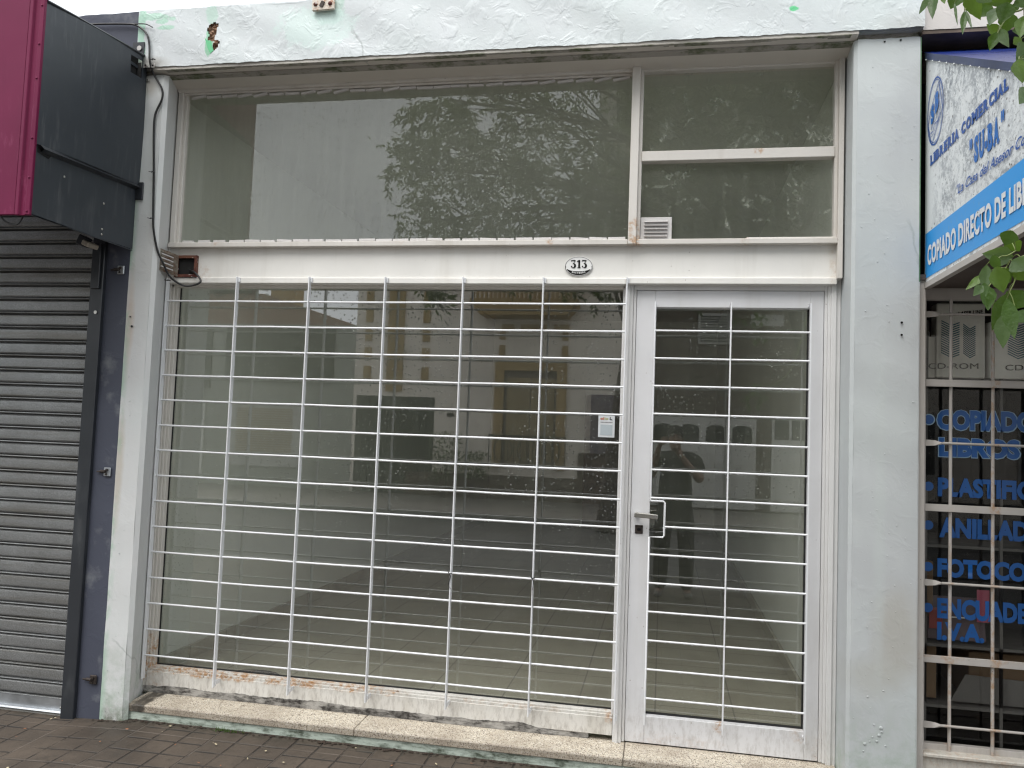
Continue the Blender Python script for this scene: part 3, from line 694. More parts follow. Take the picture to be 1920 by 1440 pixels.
# cable ties left on two bars
for (x, z, s_) in ((-.974, gz[10] - .012, 1), (-.577, gz[10] - .006, -1)):
    b = B(); b.tube([(x - .008, gy - .016, z + .02), (x + .006, gy - .018, z), (x - .004 * s_, gy - .02, z - .04)], .0022, 6); b.tube([(x - .004 * s_, gy - .02, z - .04), (x + .008, gy - .02, z - .12 if s_ < 0 else z - .06)], .0012, 5)
    b.tube([(x + .007 * math.cos(a), gy - .002 + .019 * math.sin(a), z + .012) for a in [k * .6 for k in range(12)]], .002, 5)
    tag(b.build('cable_tie', 'black'), 'black cable tie on the %s of the window grille bars' % ('fifth upright, at mid height' if s_ > 0 else 'sixth upright, trailing a long tail'), 'cable tie')

# ------------------------------------------------------------------ door
b = B()
b.box(-.149, -.136, .205, .266, .16, 2.272); b.box(.708, .722, .205, .266, .16, 2.272); b.box(.722, .735, .197, .266, .16, 2.272); b.box(.735, .757, .190, .266, .155, 2.272); b.box(.757, .777, .200, .266, .150, 2.296)
b.box(-.136, .708, .205, .266, 2.247, 2.2715)
b.build('door_frame', 'frame_white', FR, bevel=.002)
b = B(); b.box(-.134, -.048, .208, .264, .163, 2.245); b.box(.648, .706, .208, .264, .163, 2.245); b.box(-.048, .648, .208, .264, 2.166, 2.245); b.box(-.048, .648, .208, .264, .163, .284)
door = b.build('door', 'door_white', FR, bevel=.002)
B().box(-.0475, .6475, .240, .2610, .2842, .2885).build('rubber_seal', 'black', door); B().box(.6425, .6478, .240, .2610, .2890, 2.165).build('rubber_seal', 'black', door)
B().box(-.134, .706, .214, .262, .1578, .1628).build('threshold_gap_shade', 'dark', door)  # solid dark strip painting the shade of the slit under the door
pane(door, -.05, .65, .282, 2.168, 'glass_door')
b = B(); x = -.046
b.tube([(x, gy, 2.185), (x, gy, 1.268), (x + .003, gy, 1.264), (.012, gy, 1.264), (.020, gy, 1.258), (.020, gy, 1.110), (.014, gy, 1.101), (x, gy, 1.100), (x, gy, .262)], .0046, 8)
for (x, z0) in ((.295, .252), (.641, .250)): b.box(x - .003, x + .003, gy - .010, gy + .010, z0, 2.182)
for (x, z0) in ((-.046, .27), (.295, .262), (.641, .26), (-.046, 2.172), (.295, 2.172), (.641, 2.172)): b.box(x - .003, x + .003, gy, .209, z0, z0 + .010)
dz = [2.049 - i * (2.049 - .378) / 13 for i in range(14)]
for i, z in enumerate(dz):
    x0 = .020 if 1.10 < z < 1.264 else -.046
    b.tube([(x0, gy, z), (.295, gy - .0005, z + r7.uniform(-.001, .001)), (.641, gy, z)], .0046, 8)
b.build('door_grille', 'grille', door, smooth=True, ang=50)
drops(door, -.03, .63, dz, 24, 7)
b = B(); b.tube([(-.107, .209, 1.197), (-.107, .165, 1.197)], .010, 12); b.box(-.117, -.010, .155, .168, 1.183, 1.205, rot=Matrix.Rotation(R(3), 3, 'Y'))
b.build('door_handle', 'steel', door, bevel=.003, seg=2)
b = B(); b.box(-.113, -.077, .203, .2085, 1.106, 1.146); lk = b.build('lock_plate', 'darkmetal', door, bevel=.002)
b = B(); b.disc((-.095, .2025, 1.127), .010, th=.003, rz=.006, n=14)
for (a_, c_) in ((-.109, 1.141), (-.081, 1.141), (-.109, 1.111), (-.081, 1.111)): b.disc((a_, .2025, c_), .0025, th=.001, n=8)
b.build('keyhole', 'ink_black', door)

# ------------------------------------------------------------------ small things on the shopfront
np_ = thing('house_number_plate', 'oval enamel plate reading 313 on the fascia above the door', 'number plate', (-.4115, .1765, 2.353))
B().disc((-.4115, .1765, 2.353), .0675, th=.004, rz=.0485, n=48).build('plate', 'enamel_white', np_, bevel=.002, seg=2)
A, Bz = .060, .0415; px, pz = -.4115, 2.353
def arcp(u): return px + A * math.sin(u), pz - Bz * math.cos(u)
outer = [arcp(R(a)) for a in range(-72, 73, 6)]; inner = []
for a in range(72, -73, -6):
    u = R(a); inner.append((px + A * .95 * math.sin(u), pz - .0075 - (Bz - .0255) * math.cos(u)))
b = B(); n1 = len(outer); y_ = .1710
b.add([(x, y_, z) for x, z in outer] + [(x, y_, z) for x, z in inner[::-1]], [(i, i + 1, n1 + i + 1, n1 + i) for i in range(n1 - 1)])
b.build('name_band', 'ink_black', np_)
b = B()   # thin dark rim line
for k in range(48):
    a0, a1 = 2 * math.pi * k / 48, 2 * math.pi * (k + 1) / 48
    b.add([(px + r_ * .0655 * math.cos(t), y_ + .0005, pz + r_ * .0465 * math.sin(t)) for t, r_ in ((a0, 1), (a1, 1), (a1, .965), (a0, .965))], [(0, 1, 2, 3)])
b.build('rim_line', 'darkmetal', np_)
# digits 3 1 3 drawn as fat-and-thin strokes
def stroke(b, pts, y):
    L_, R_ = [], []
    for i, (x, z, w_) in enumerate(pts):
        q0 = pts[max(i - 1, 0)]; q1 = pts[min(i + 1, len(pts) - 1)]; dx, dz_ = q1[0] - q0[0], q1[1] - q0[1]; l = math.hypot(dx, dz_) or 1
        L_.append((x - dz_ / l * w_ / 2, y, z + dx / l * w_ / 2)); R_.append((x + dz_ / l * w_ / 2, y, z - dx / l * w_ / 2))
    n_ = len(pts); b.add(L_ + R_, [(i, i + 1, n_ + i + 1, n_ + i) for i in range(n_ - 1)])
def three(b, cx, cz, h, y):
    w_ = h * .27
    stroke(b, [(cx - w_ * .95, cz + h * .44, h * .13), (cx + w_ * .95, cz + h * .44, h * .13)], y)
    stroke(b, [(cx - w_ * .95, cz + h * .45, h * .06), (cx - w_ * .95, cz + h * .28, h * .05)], y)
    stroke(b, [(cx + w_ * .9, cz + h * .42, h * .07), (cx + w_ * .1, cz + h * .1, h * .06)], y)
    pts = []
    for k in range(15):
        a = R(105 - 250 * k / 14); t = k / 14; pts.append((cx - w_ * .05 + w_ * .88 * math.cos(a), cz - h * .19 + h * .265 * math.sin(a), h * (.05 + .19 * math.sin(math.pi * min(1, t * 1.15)) ** 1.2)))
    stroke(b, pts, y); b.disc((cx - w_ * .72, y + .0005, cz - h * .29), h * .09, th=.0005, n=12)
b = B(); yd = .1705; h_ = .039
three(b, px - .026, pz + .011, h_, yd); three(b, px + .026, pz + .011, h_, yd)
stroke(b, [(px + .002, pz + .011 + h_ * .5, h_ * .22), (px + .002, pz + .011 - h_ * .44, h_ * .22)], yd)
stroke(b, [(px - .006, pz + .011 - h_ * .46, h_ * .09), (px + .010, pz + .011 - h_ * .46, h_ * .09)], yd); stroke(b, [(px - .008, pz + .011 + h_ * .30, h_ * .12), (px + .002, pz + .011 + h_ * .47, h_ * .12)], yd)
b.build('house_number', 'ink_black', np_)
word = 'SAAVEDRA'
for i, ch in enumerate(word):
    u = R(-36 + 72 * i / 7); x = px + .0505 * math.sin(u) * .98; z = pz - .0085 - .0235 * math.cos(u)
    t_ = Vector((math.cos(u), 0, math.sin(u) * .55)).normalized(); zz_ = Vector((-t_.z, 0, t_.x))
    text(np_, ch, 'enamel_white', Vector((x, .1707, z)) - t_ * .0026 - zz_ * .003, t_, zz_, .0082, width=.0062, bold=.03, name='street_lettering', th=0.0003)
for x in (px - .063, px + .063): B().dome((x, .1725, pz - .002), .003, .002).build('screw', 'darkmetal', np_)

st = thing('window_sticker', 'small white paper sticker on the display window beside the door', 'sticker', (-.263, .261, 1.598))
B().box(-.302, -.224, .2580, .2605, 1.546, 1.652).build('sticker_sheet', 'sticker', st)
B().box(-.291, -.234, .2573, .2579, 1.556, 1.606).build('printed_block', 'sticker_grey', st)
text(st, 'el', 'sticker_red', (-.293, .2574, 1.630), (1, 0, 0), (0, 0, 1), .012, width=.018, bold=.03, th=.0004)
text(st, 'io', 'sticker_green', (-.273, .2574, 1.630), (1, 0, 0), (0, 0, 1), .012, width=.018, bold=.03, th=.0004)
B().prism([(-.249, 1.630), (-.235, 1.628), (-.236, 1.632), (-.244, 1.633), (-.245, 1.643), (-.248, 1.643)], 1, .2573, .2578).build('printed_mark', 'ink_black', st)
b = B()
for k in range(9): b.box(-.291 + k * .0064, -.291 + k * .0064 + .0046, .2573, .2578, 1.616, 1.620)
b.build('small_print', 'metal_box', st)

v = thing('louvred_vent', 'small white louvred vent set in the corner of the glass beside the mullion', 'vent', (-.055, .235, 2.53))
B().box(-.127, .019, .174, .1945, 2.477, 2.587).build('vent_plate', 'clip', v, bevel=.002)
for i in range(6):
    z = 2.569 - i * .0170
    B().add([(-.105, .1735, z), (-.003, .1735, z), (-.003, .1735, z - .010), (-.105, .1735, z - .010)], [(0, 1, 2, 3)]).build('slot', 'dark', v)
    B().prism([(.1732, z), (.161, z - .006), (.1725, z - .0085), (.1732, z - .004)], 0, -.108, 0.0).build('louvre', 'clip', v)

jb = thing('meter_box', 'rusty open electrical box with a slatted cover hanging off it, on the fascia end', 'electrical box', (-2.47, .195, 2.36))
b = B(); rect_frame(b, -2.532, -2.406, 2.298, 2.412, .014, .160, .1775); b.box(-2.518, -2.420, .1768, .1776, 2.312, 2.398); b.build('box_frame', 'rust', jb, bevel=.001)
B().add([(-2.518, .1762, 2.312), (-2.424, .1762, 2.312), (-2.424, .1762, 2.398), (-2.518, .1762, 2.398)], [(0, 1, 2, 3)]).build('cavity_shade', 'dark', jb)  # flat dark sheet painting the shade inside the open box
P0 = Vector((-2.510, .158, 2.355)); P1 = Vector((-2.548, .04, 2.367)); ax = (P1 - P0).normalized(); nn = ax.cross(Vector((0, 0, 1))).normalized()
def cov(u, z, t=0): q = P0 + ax * u + nn * t; return (q.x, q.y, P0.z + z + (u * .12))
b = B(); LC = .118
b.add([cov(u, z, t) for u in (0, LC) for z in (-.056, .056) for t in (0, .003)], [(0, 1, 3, 2), (4, 6, 7, 5), (0, 4, 5, 1), (2, 3, 7, 6), (0, 2, 6, 4), (1, 5, 7, 3)])
cvr = b.build('hinged_cover', 'tarnish', jb)
for i in range(9):
    z = -.044 + i * .0108; b = B()
    b.add([cov(u, zz_, t) for u in (.034, LC - .012) for zz_ in (z - .003, z + .003) for t in (-.006, 0)] , [(0, 1, 3, 2), (4, 6, 7, 5), (0, 4, 5, 1), (2, 3, 7, 6), (0, 2, 6, 4), (1, 5, 7, 3)])
    b.add([cov(u, zz_, t) for u in (.034, LC - .012) for zz_ in (z - .003, z + .003) for t in (.003, .009)] , [(0, 1, 3, 2), (4, 6, 7, 5), (0, 4, 5, 1), (2, 3, 7, 6), (0, 2, 6, 4), (1, 5, 7, 3)])
    b.build('rib', 'clip' if i % 2 else 'tarnish', cvr)
B().tube([(-2.5, .17, 2.313), (-2.49, .175, 2.305), (-2.485, .17, 2.29)], .0012, 5).build('loose_wire', 'darkmetal', jb)
B().tube([(-2.43, .16, 2.300), (-2.40, .17, 2.29), (-2.375, .172, 2.272)], .0015, 5).build('loose_wire', 'galv', jb)

def spline(P, k=8):
    P = [Vector(p) for p in P]; out = []
    for i in range(len(P) - 1):
        a, b_, c, d = P[max(i - 1, 0)], P[i], P[i + 1], P[min(i + 2, len(P) - 1)]
        for t in [j / k for j in range(k)]:
            out.append(.5 * ((2 * b_) + (-a + c) * t + (2 * a - 5 * b_ + 4 * c - d) * t * t + (-a + 3 * b_ - 3 * c + d) * t ** 3))
    return out + [P[-1]]
CB = [(-3.10, -.045, 3.575), (-2.958, -.045, 3.578), (-2.76, -.046, 3.568), (-2.688, -.047, 3.553), (-2.635, -.046, 3.510), (-2.615, -.045, 3.45), (-2.605, -.045, 3.36), (-2.592, -.02, 3.30), (-2.552, -.012, 3.235), (-2.548, -.010, 3.18), (-2.580, -.010, 3.10), (-2.582, -.009, 3.0), (-2.568, -.009, 2.80), (-2.556, -.010, 2.60), (-2.546, -.010, 2.50), (-2.530, .01, 2.40), (-2.505, .03, 2.335), (-2.487, .06, 2.28), (-2.445, .10, 2.245), (-2.40, .12, 2.245), (-2.36, .135, 2.27), (-2.352, .15, 2.31), (-2.44, .165, 2.33)]
CB[-1] = (-2.45, .170, 2.335); CB[-2] = (-2.405, .152, 2.318)
tag(B().tube(spline(CB), .0052, 8).build('cable', 'black', smooth=True), 'black cable running down the left pillar into the rusty box', 'cable')
b = B(); b.tube(spline([(-2.70, -.052, 3.562), (-2.64, -.05, 3.558), (-2.60, -.048, 3.54)]), .003, 6)
tag(b.build('cable_branch', 'black'), 'short loose cable end by the peeling green paint on the header', 'cable')
for (x, z, y, l) in ((-2.582, 3.37, -.05, 'just above the header edge'), (-2.568, 2.80, -.016, 'halfway up the left pillar'), (-2.555, 2.56, -.02, 'on the pillar a little above the rusty box'), (-2.50, 2.262, .07, 'just below the rusty box')):
    b = B(); b.tube([(x - .010, y + .004, z), (x, y - .008, z), (x + .010, y + .002, z)], .003, 6); b.tube([(x - .008, y, z), (x - .020, y - .006, z + .002)], .0018, 5)
    tag(b.build('cable_clip', 'black'), 'black clip holding the cable ' + l, 'cable clip')

pl = thing('anchor_plate', 'small rectangular rust spotted anchor plate at the top edge of the header', 'metal plate', (-1.675, -.04, 3.60))
B().box(-1.734, -1.620, -.056, -.040, 3.571, 3.628, rot=Matrix.Rotation(R(-1.5), 3, 'Y')).build('plate', 'plate_rust', pl, bevel=.002)
for x in (-1.716, -1.640): B().dome((x, -.056, 3.600), .011, .009).build('bolt_head', 'rust', pl, smooth=True)
B().box(-1.690, -1.672, -.061, -.056, 3.585, 3.613, rot=Matrix.Rotation(R(25), 3, 'Y')).build('torn_stub', 'darkmetal', pl)
# wall plugs round the pillar top, left
for (x, z, l, r_) in ((-2.632, 3.345, 'left of the cable under the header', .010), (-2.590, 3.343, 'right behind the cable', .013), (-2.640, 3.285, 'in the round filler patch atop the left pillar', .008)):
    b = B(); b.disc((x, -.036 if z > 3.33 else -.002, z), r_, th=.006, n=14); o = b.build('wall_screw', 'steel', bevel=.001)
    B().disc((x, (-.0425 if z > 3.33 else -.0085), z), r_ * .35, th=.001, n=8).build('screw_slot', 'ink_black', o)
    tag(o, 'small steel screw ' + l, 'screw')

# ------------------------------------------------------------------ left neighbour
ln = thing('neighbour_building', 'blue grey rendered neighbouring building with a closed shutter, left of the shop', 'building', (-3.5, 0, .07))
vs, fs = skin(-2.812, -2.677, .0, 3.634, .001, 12, 140, .0015, 31); B().add(vs, fs).build('wall', 'bluegrey', ln, smooth=True)
vs, fs = skin(-6.5, -2.693, 2.95, 3.636, -.03, 120, 30, .004, 32)
b = B().add(vs, fs); b.box(-6.5, -2.693, -.028, .25, 3.63, 3.6345); b.box(-2.82, -2.6925, -.026, .0, 2.95, 3.63); b.build('upper_wall', 'bluegrey', ln, smooth=True)
B().box(-6.5, -2.8, .1, .25, 0, 3.62).build('inner_wall', 'bluegrey', ln)
B().box(-2.8, -2.69, .01, .25, 0, 3.625).build('corner_wall', 'bluegrey', ln)
B().box(-6.5, -2.9, .26, 9, 0, 3.5).build('rear_block', 'grey_far', ln)
# shutter with rolled slats
sh = thing('roller_shutter', 'closed galvanised roller shutter of perforated slats under the magenta sign box', 'shutter', (-3.5, .04, .06))
P = .0747; z0 = .135; prof = []; k = 0; b = B(); xa, xb = -5.2, -2.868
while z0 + k * P < 2.62:
    zb = z0 + k * P
    prof = [(.046, zb), (.031, zb + .002), (.027, zb + .005), (.028, zb + .008), (.046, zb + .010), (.035, zb + .015), (.031, zb + .021), (.0295, zb + .045), (.031, zb + .064), (.036, zb + .068), (.046, zb + .0745)]
    n_ = len(prof); b.add([(xa, y, z) for y, z in prof] + [(xb, y, z) for y, z in prof], [(i, i + 1, n_ + i + 1, n_ + i) for i in range(n_ - 1)]); k += 1
b.build('slats', 'slat', sh, smooth=True, ang=14)
b = B(); b.box(xa, xb, .030, .05, .088, .137); b.prism([(.05, .072), (.010, .072), (.004, .078), (.010, .086), (.030, .089), (.05, .089)], 0, xa, xb); b.build('bottom_rail', 'galv', sh, bevel=.001)
b = B(); b.box(xa, xb, .012, .05, .062, .0715); b.build('rubber_seal', 'kerb', sh)
B().box(-2.878, -2.806, -.022, .07, .03, 2.56).build('guide_post', 'post', sh, bevel=.003)
B().dome((-2.90, .008, .104), .006, .004).build('rail_screw', 'steel', sh)
b = B(); b.box(-2.868, -2.82, -.035, -.0225, 2.20, 2.43); b.build('upper_bracket', 'post', sh, bevel=.002)
b = B(); b.disc((-2.833, -.0230, 2.08), .009, th=.004, n=12); b.build('small_bolt', 'steel', sh)
# three hinge brackets
for (z, mat, l) in ((2.300, 'galv', 'uppermost steel hinge bracket, just under the sign box'), (1.280, 'galv', 'steel lock bracket at mid height on the blue grey strip'), (.262, 'darkmetal', 'blackened hinge bracket low on the blue grey strip')):
    b = B(); b.box(-2.738, -2.700, -.010, -.001, z - .022, z + .022); h = b.build('hinge_bracket', mat, bevel=.003)
    b = B(); b.tube([(-2.752, -.012, z + .002), (-2.722, -.016, z + .002)], .008, 10); b.disc((-2.718, -.0105, z + .010), .006, th=.006, n=10); b.disc((-2.722, -.0105, z - .012), .005, th=.004, n=10)
    b.tube([(-2.775, -.008, z), (-2.745, -.012, z)], .004, 6)
    b.build('hinge_pin', 'darkmetal', h, smooth=True, ang=40); tag(h, l, 'bracket')
# sign box
sb = thing('sign_box', 'charcoal sheet metal sign box with a magenta front, jutting over the shutter', 'sign', (-3.4, -.35, 2.4))
X0 = -2.652
b = B()     # upper side sheet with a square opening, slightly crowned
Zt = lambda y: 3.402 + (y + .0) * .105 if y > -.5 else 3.3495 + (y + .5) * .12
ys = [-.002, -.045, -.135, -.22, -.32, -.42, -.52, -.62, -.69]
def xs_(y, z): return X0 + .010 * math.sin(math.pi * min(1, max(0, (-y) / .7))) + .006 * math.sin(math.pi * (z - 2.7) / .68)
def Zb(y): return 2.735 - (-y) * .045
zlev = [0, .12, .25, .38, .5, .62, .74, .82, .90, .955, 1.0]
hole = lambda i, j: (i == 1 and j in (8,))
vs = [(xs_(y, Zb(y) + (Zt(y) - Zb(y)) * t), y, Zb(y) + (Zt(y) - Zb(y)) * t) for y in ys for t in zlev]; m_ = len(zlev)
fs = [(i * m_ + j, i * m_ + j + 1, (i + 1) * m_ + j + 1, (i + 1) * m_ + j) for i in range(len(ys) - 1) for j in range(m_ - 1) if not (i == 1 and 7 <= j <= 8)]
b.add(vs, fs); up = b.build('side_panel', 'charcoal', sb, smooth=True, ang=40)
b = B(); b.box(X0 - .03, X0 - .028, -.14, -.03, 3.2, 3.40); b.box(X0 - .03, X0, -.045, -.0445, 3.2, 3.36); b.build('opening_back', 'dark', sb)
B().tube([(X0 + .006, y, Zt(y) + .002) for y in ys], .006, 6).build('top_edge', 'post', sb)
b = B(); b.add([(X0 - .012, -.004, 2.408), (X0 - .012, -.689, 2.398), (X0 - .012, -.689, 2.70), (X0 - .012, -.004, 2.735)], [(0, 1, 2, 3)]); b.box(X0 - .02, X0 - .012, -.689, -.004, 2.400, 2.404)
b.build('lower_side_panel', 'charcoal', sb)
b = B(); b.add([(X0 + .002, -.01, 2.735), (X0 + .016, -.01, 2.722), (X0 + .016, -.655, 2.690), (X0 + .002, -.665, 2.708)], [(0, 1, 2, 3)]); b.add([(X0 + .016, -.01, 2.722), (X0 - .012, -.01, 2.712), (X0 - .012, -.645, 2.680), (X0 + .016, -.655, 2.690)], [(0, 1, 2, 3)]); b.build('folded_lip', 'post', sb)
b = B(); b.add([(X0 - .0105, -.665, 2.700), (X0 - .0105, -.58, 2.690), (X0 - .0105, -.60, 2.665), (X0 - .0105, -.665, 2.675)], [(0, 1, 2, 3)]); b.build('gap', 'dark', sb)  # dark patch laid on the panel, painting the shade of an opening
b = B(); b.box(X0 - .01, X0 + .030, -.012, -.003, 2.66, 2.75); b.build('wall_bracket', 'post', sb, bevel=.002)
b = B(); b.box(X0 - .06, X0 + .004, -.040, -.034, 3.40, 3.47); b.build('top_bracket', 'post', sb); B().disc((X0 - .02, -.041, 3.437), .013, th=.004, n=14).build('bracket_washer', 'steel', sb)
for (y, z) in ((-.50, 2.62), (-.235, 2.575), (-.235, 2.45), (-.235, 2.425)): B().dome((X0 - .011, y, z), .0055, .004, axis=0, sgn=1).build('bolt', 'steel', sb, smooth=True)
# magenta front tray with a return on the side
b = B(); b.box(-4.6, X0 - .066, -.700, -.690, 2.392, 3.75); b.build('front_panel', 'magenta', sb, bevel=.004)
b = B(); b.prism([(X0 + .008, -.690), (X0 + .010, -.706), (X0 - .010, -.708), (X0 - .018, -.698), (X0 - .036, -.698), (X0 - .044, -.709), (X0 - .062, -.707), (X0 - .0655, -.690)], 2, 2.390, 3.70); b.build('corner_trim', 'magenta', sb, bevel=.002)
for z in (3.55, 3.30, 3.13, 2.98, 2.72, 2.55, 2.405): B().dome((X0 - .002, -.7075, z), .005, .004, axis=1, sgn=-1).build('rivet', 'magenta', sb, smooth=True)
B().box(-4.6, X0 - .02, -.689, -.005, 3.33, 3.345).build('top_cover', 'charcoal', sb)
b = B(); b.box(-4.6, X0 - .02, -.689, -.65, 2.40, 2.42); b.build('bottom_rim', 'charcoal', sb)
b = B(); b.tube(spline([(-2.80, -.70, 2.41), (-2.78, -.68, 2.37), (-2.73, -.67, 2.36), (-2.69, -.68, 2.40)]), .004, 6)
tag(b.build('cable_loop', 'black'), 'thin black cable loop dangling below the magenta sign front', 'cable')
lm = thing('security_lamp', 'small tilted beige lamp under the charcoal sign box', 'lamp', (-2.84, -.08, 2.42))
B().box(-2.885, -2.84, -.13, -.08, 2.40, 2.45, rot=Matrix.Rotation(R(25), 3, 'Y')).build('lamp_body', 'post', lm, bevel=.004)
B().box(-2.85, -2.81, -.14, -.06, 2.395, 2.42, rot=Matrix.Rotation(R(25), 3, 'Y')).build('lamp_shade', 'beige_lamp', lm, bevel=.004)

# ------------------------------------------------------------------ right neighbour: stationery shop
rn = thing('stationery_shop', 'neighbouring shop with beige header and barred display window under a blue canopy', 'building', (2.5, 0, .09))
vs, fs = skin(1.052, 6.0, 3.335, 3.90, -.012, 160, 20, .003, 41); b = B().add(vs, fs); b.box(1.052, 6.0, .0, .25, 3.336, 3.9); b.build('header_wall', 'beige_wall', rn, smooth=True)
B().box(1.05, 6, -.01, .5, 3.318, 3.334).build('soffit', 'stone_far', rn)
B().box(1.049, 6, .50, .52, 2.3, 3.33).build('recess_back', 'dark', rn)  # back wall coloured near-black, painting the shade of a deep recess
B().box(1.0495, 6.0, .02, .50, 2.262, 2.285).build('recess_floor', 'brown_under', rn)
b = B(); b.box(1.05, 6, .10, .13, 2.19, 2.262); b.box(1.082, 1.102, .085, .13, .30, 2.262); b.box(1.052, 1.082, .03, .13, .2, 2.262); b.box(1.102, 6, .10, .13, .30, .325)
b.build('window_frame', 'bar_rusty', rn, bevel=.002)
b = B(); b.box(1.05, 6.0, .06, .16, .0, .3005); b.box(1.05, 6.0, .045, .16, .285, .3015); b.build('plinth', 'cream_sill', rn, bevel=.004)
B().add([(1.10, .16, .30), (6, .16, .30), (6, .16, 2.19), (1.10, .16, 2.19)], [(0, 1, 2, 3)]).build('glass_pane', 'glass_right', rn)
b = B(); b.box(1.05, 6, 3.0, 3.1, 0, 2.3); b.box(1.05, 1.06, .17, 3, 0, 2.26); b.box(6, 6.1, .1, 3, 0, 2.3); b.build('interior_wall', 'shop_wall', rn); B().box(1.06, 6, .17, 3, 2.20, 2.26).build('interior_ceiling', 'shop_wall', rn); B().box(1.06, 6, .17, 3, .05, .12).build('interior_floor', 'shop_wall', rn)
B().box(1.05, 6, .26, 9, 3.4, 3.8).build('roof_block', 'grey_far', rn)
# bars
bg_ = thing('window_bars', 'cream painted security bars, flat and twisted, before the stationery shop window', 'security bars', (2.0, .09, .3))
for z in (1.830, 1.303, .676): B().box(1.085, 5.9, .078, .086, z - .015, z + .015).build('flat_rail', 'bar_rusty', bg_, bevel=.001)
for z in (2.125, 1.575, .990, .407):
    b = B(); seq = []
    m_ = 16
    for i in range(m_ + 1):      # a flat end that twists into the rod
        t = i / m_; x = 1.095 + .075 * t; a = R(90 * max(0, (t - .45) / .55)); hh = .013 * (1 - max(0, t - .2) * .45)
        if t > .6: hh *= 1 - (t - .6) * 1.1
        seq.append([(x, .082 + hh * math.sin(a) * s_ + q * math.cos(a) * .003, z + hh * math.cos(a) * s_ - q * math.sin(a) * .003) for s_, q in ((1, 1), (1, -1), (-1, -1), (-1, 1))])
    vs = [p for s_ in seq for p in s_]; fs = [(i * 4 + k, i * 4 + (k + 1) % 4, (i + 1) * 4 + (k + 1) % 4, (i + 1) * 4 + k) for i in range(m_) for k in range(4)] + [(0, 1, 2, 3)]
    b.add(vs, fs); b.tube([(1.168, .082, z), (5.9, .082, z)], .0056, 8); b.build('twisted_bar', 'bar_rusty', bg_, smooth=True, ang=50)
for i, x in enumerate((1.202, 1.366, 1.532, 1.70, 1.866, 2.03, 2.2, 2.36, 2.53)):
    B().tube([(x, .096, .302), (x, .096, 2.19)], .0068, 10).build('upright_bar', 'bar_rusty', bg_, smooth=True, ang=50)
# lettering stuck on the glass
wl = thing('window_lettering', 'blue vinyl lettering listing copying services, stuck inside the stationery shop glass', 'lettering', (1.17, .158, .75))
LT = [('COPIADO DE', 1.168, 1.640, .078, .345 / 7, 1), ('LIBROS C', 1.176, 1.524, .074, None, 1), ('PLASTIFICADOS', 1.172, 1.352, .074, None, 0), ('ANILLADOS', 1.178, 1.178, .078, None, 0), ('FOTOCOPIAS', 1.172, 1.010, .072, None, 0), ('ENCUADERNACION', 1.172, .836, .078, None, 0), ('I.V.A.', 1.172, .744, .070, None, 0)]
WD = [.52, .415, .60, .46, .505, .70, .185]
LT[0] = ('COPIADO', 1.168, 1.640, .078, None, 1); WD[0] = .385
for (s_, x, z, h, _, ol), wd in zip(LT, WD):
    if ol: text(wl, s_, 'letter_pale', (x - .004, .1575, z), (1, 0, 0), (0, 0, 1), h, width=wd + .010, bold=.085, th=.0002)
    text(wl, s_, 'letter_blue', (x, .1573, z + .001), (1, 0, 0), (0, 0, 1), h, width=wd, bold=.055, th=.0008)
for (z, ol) in ((1.676, 1), (1.388, 0), (1.222, 0), (1.045, 0), (.872, 0)):
    B().disc((1.135, .1570, z), .020, th=.0004, n=24).build('bullet', 'letter_blue', wl)
    if ol: B().disc((1.135, .1574, z), .025, th=.0003, n=24).build('bullet_outline', 'letter_pale', wl)
# things in the window
def shelf(z, y1=.75, l='upper'):
    t = thing('display_shelf', l, 'shelf', (1.9, .3, z), 'shelves in the stationery shop window')
    B().box(1.12, 3.6, .26, y1, z - .012, z).build('board', 'shelf', t); b = B()
    for x in (1.155, 1.46, 1.9, 2.4): b.box(x - .006, x + .006, .255, .265, z - .30 if z > .7 else z - .25, z + .26)
    b.build('upright', 'shelf', t)
shelf(1.865, .6, 'highest grey shelf, the one carrying the software cartons'); shelf(1.13, .8, 'grey shelf behind the ANILLADO lettering'); shelf(.70, .9, 'grey shelf with magazines behind the I.V.A. lettering'); shelf(.44, .8, 'lowest grey shelf, near the plinth')
for i, (x, l) in enumerate(((1.245, 'white software carton with teal towers, left of the pair in the window'), (1.52, 'white software carton with teal towers, right of the pair in the window'))):
    t = thing('software_carton', l, 'carton', (x, .30, 1.866), 'cartons in the stationery shop window')
    b = B(); ro = Matrix.Rotation(R(-2 if i == 0 else 1), 3, 'Z')
    b.box(x - .055 if i == 0 else x - .11, x + .145, .245, .32, 1.867, 2.20 if i == 0 else 2.12); b.build('carton', 'box_white', t, bevel=.004)
    if i == 0: B().box(x - .105, x - .055, .26, .33, 1.867, 2.05).build('carton_side', 'box_white', t)
    bx0 = x - .035 if i == 0 else x - .04
    for (a_, w_, hh) in ((0, .075, .145), (.09, .05, .13)):
        b = B()
        for k in range(15):
            z = 1.955 + k * .0098 * hh / .14; cx = bx0 + a_
            b.add([(cx, .2435, z + .022), (cx + w_ * .55, .2435, z), (cx + w_ * .55, .2435, z + .005), (cx, .2435, z + .027)], [(0, 1, 2, 3)])
            b.add([(cx + w_ * .55, .2435, z), (cx + w_, .2435, z + .014), (cx + w_, .2435, z + .019), (cx + w_ * .55, .2435, z + .005)], [(0, 1, 2, 3)])
        b.build('printed_tower', 'box_teal', t)
    text(t, 'CD-ROM', 'ink_black', (x - .088 if i == 0 else x - .05, .2435, 1.905), (1, 0, .02), (0, 0, 1), .026, width=.205, bold=.0, th=.001)
    if i == 0: text(t, 'LASER LINE', 'ink_black', (x + .035, .2435, 2.145), (1, 0, .10), (0, 0, 1), .018, width=.10, bold=.03, th=.001)
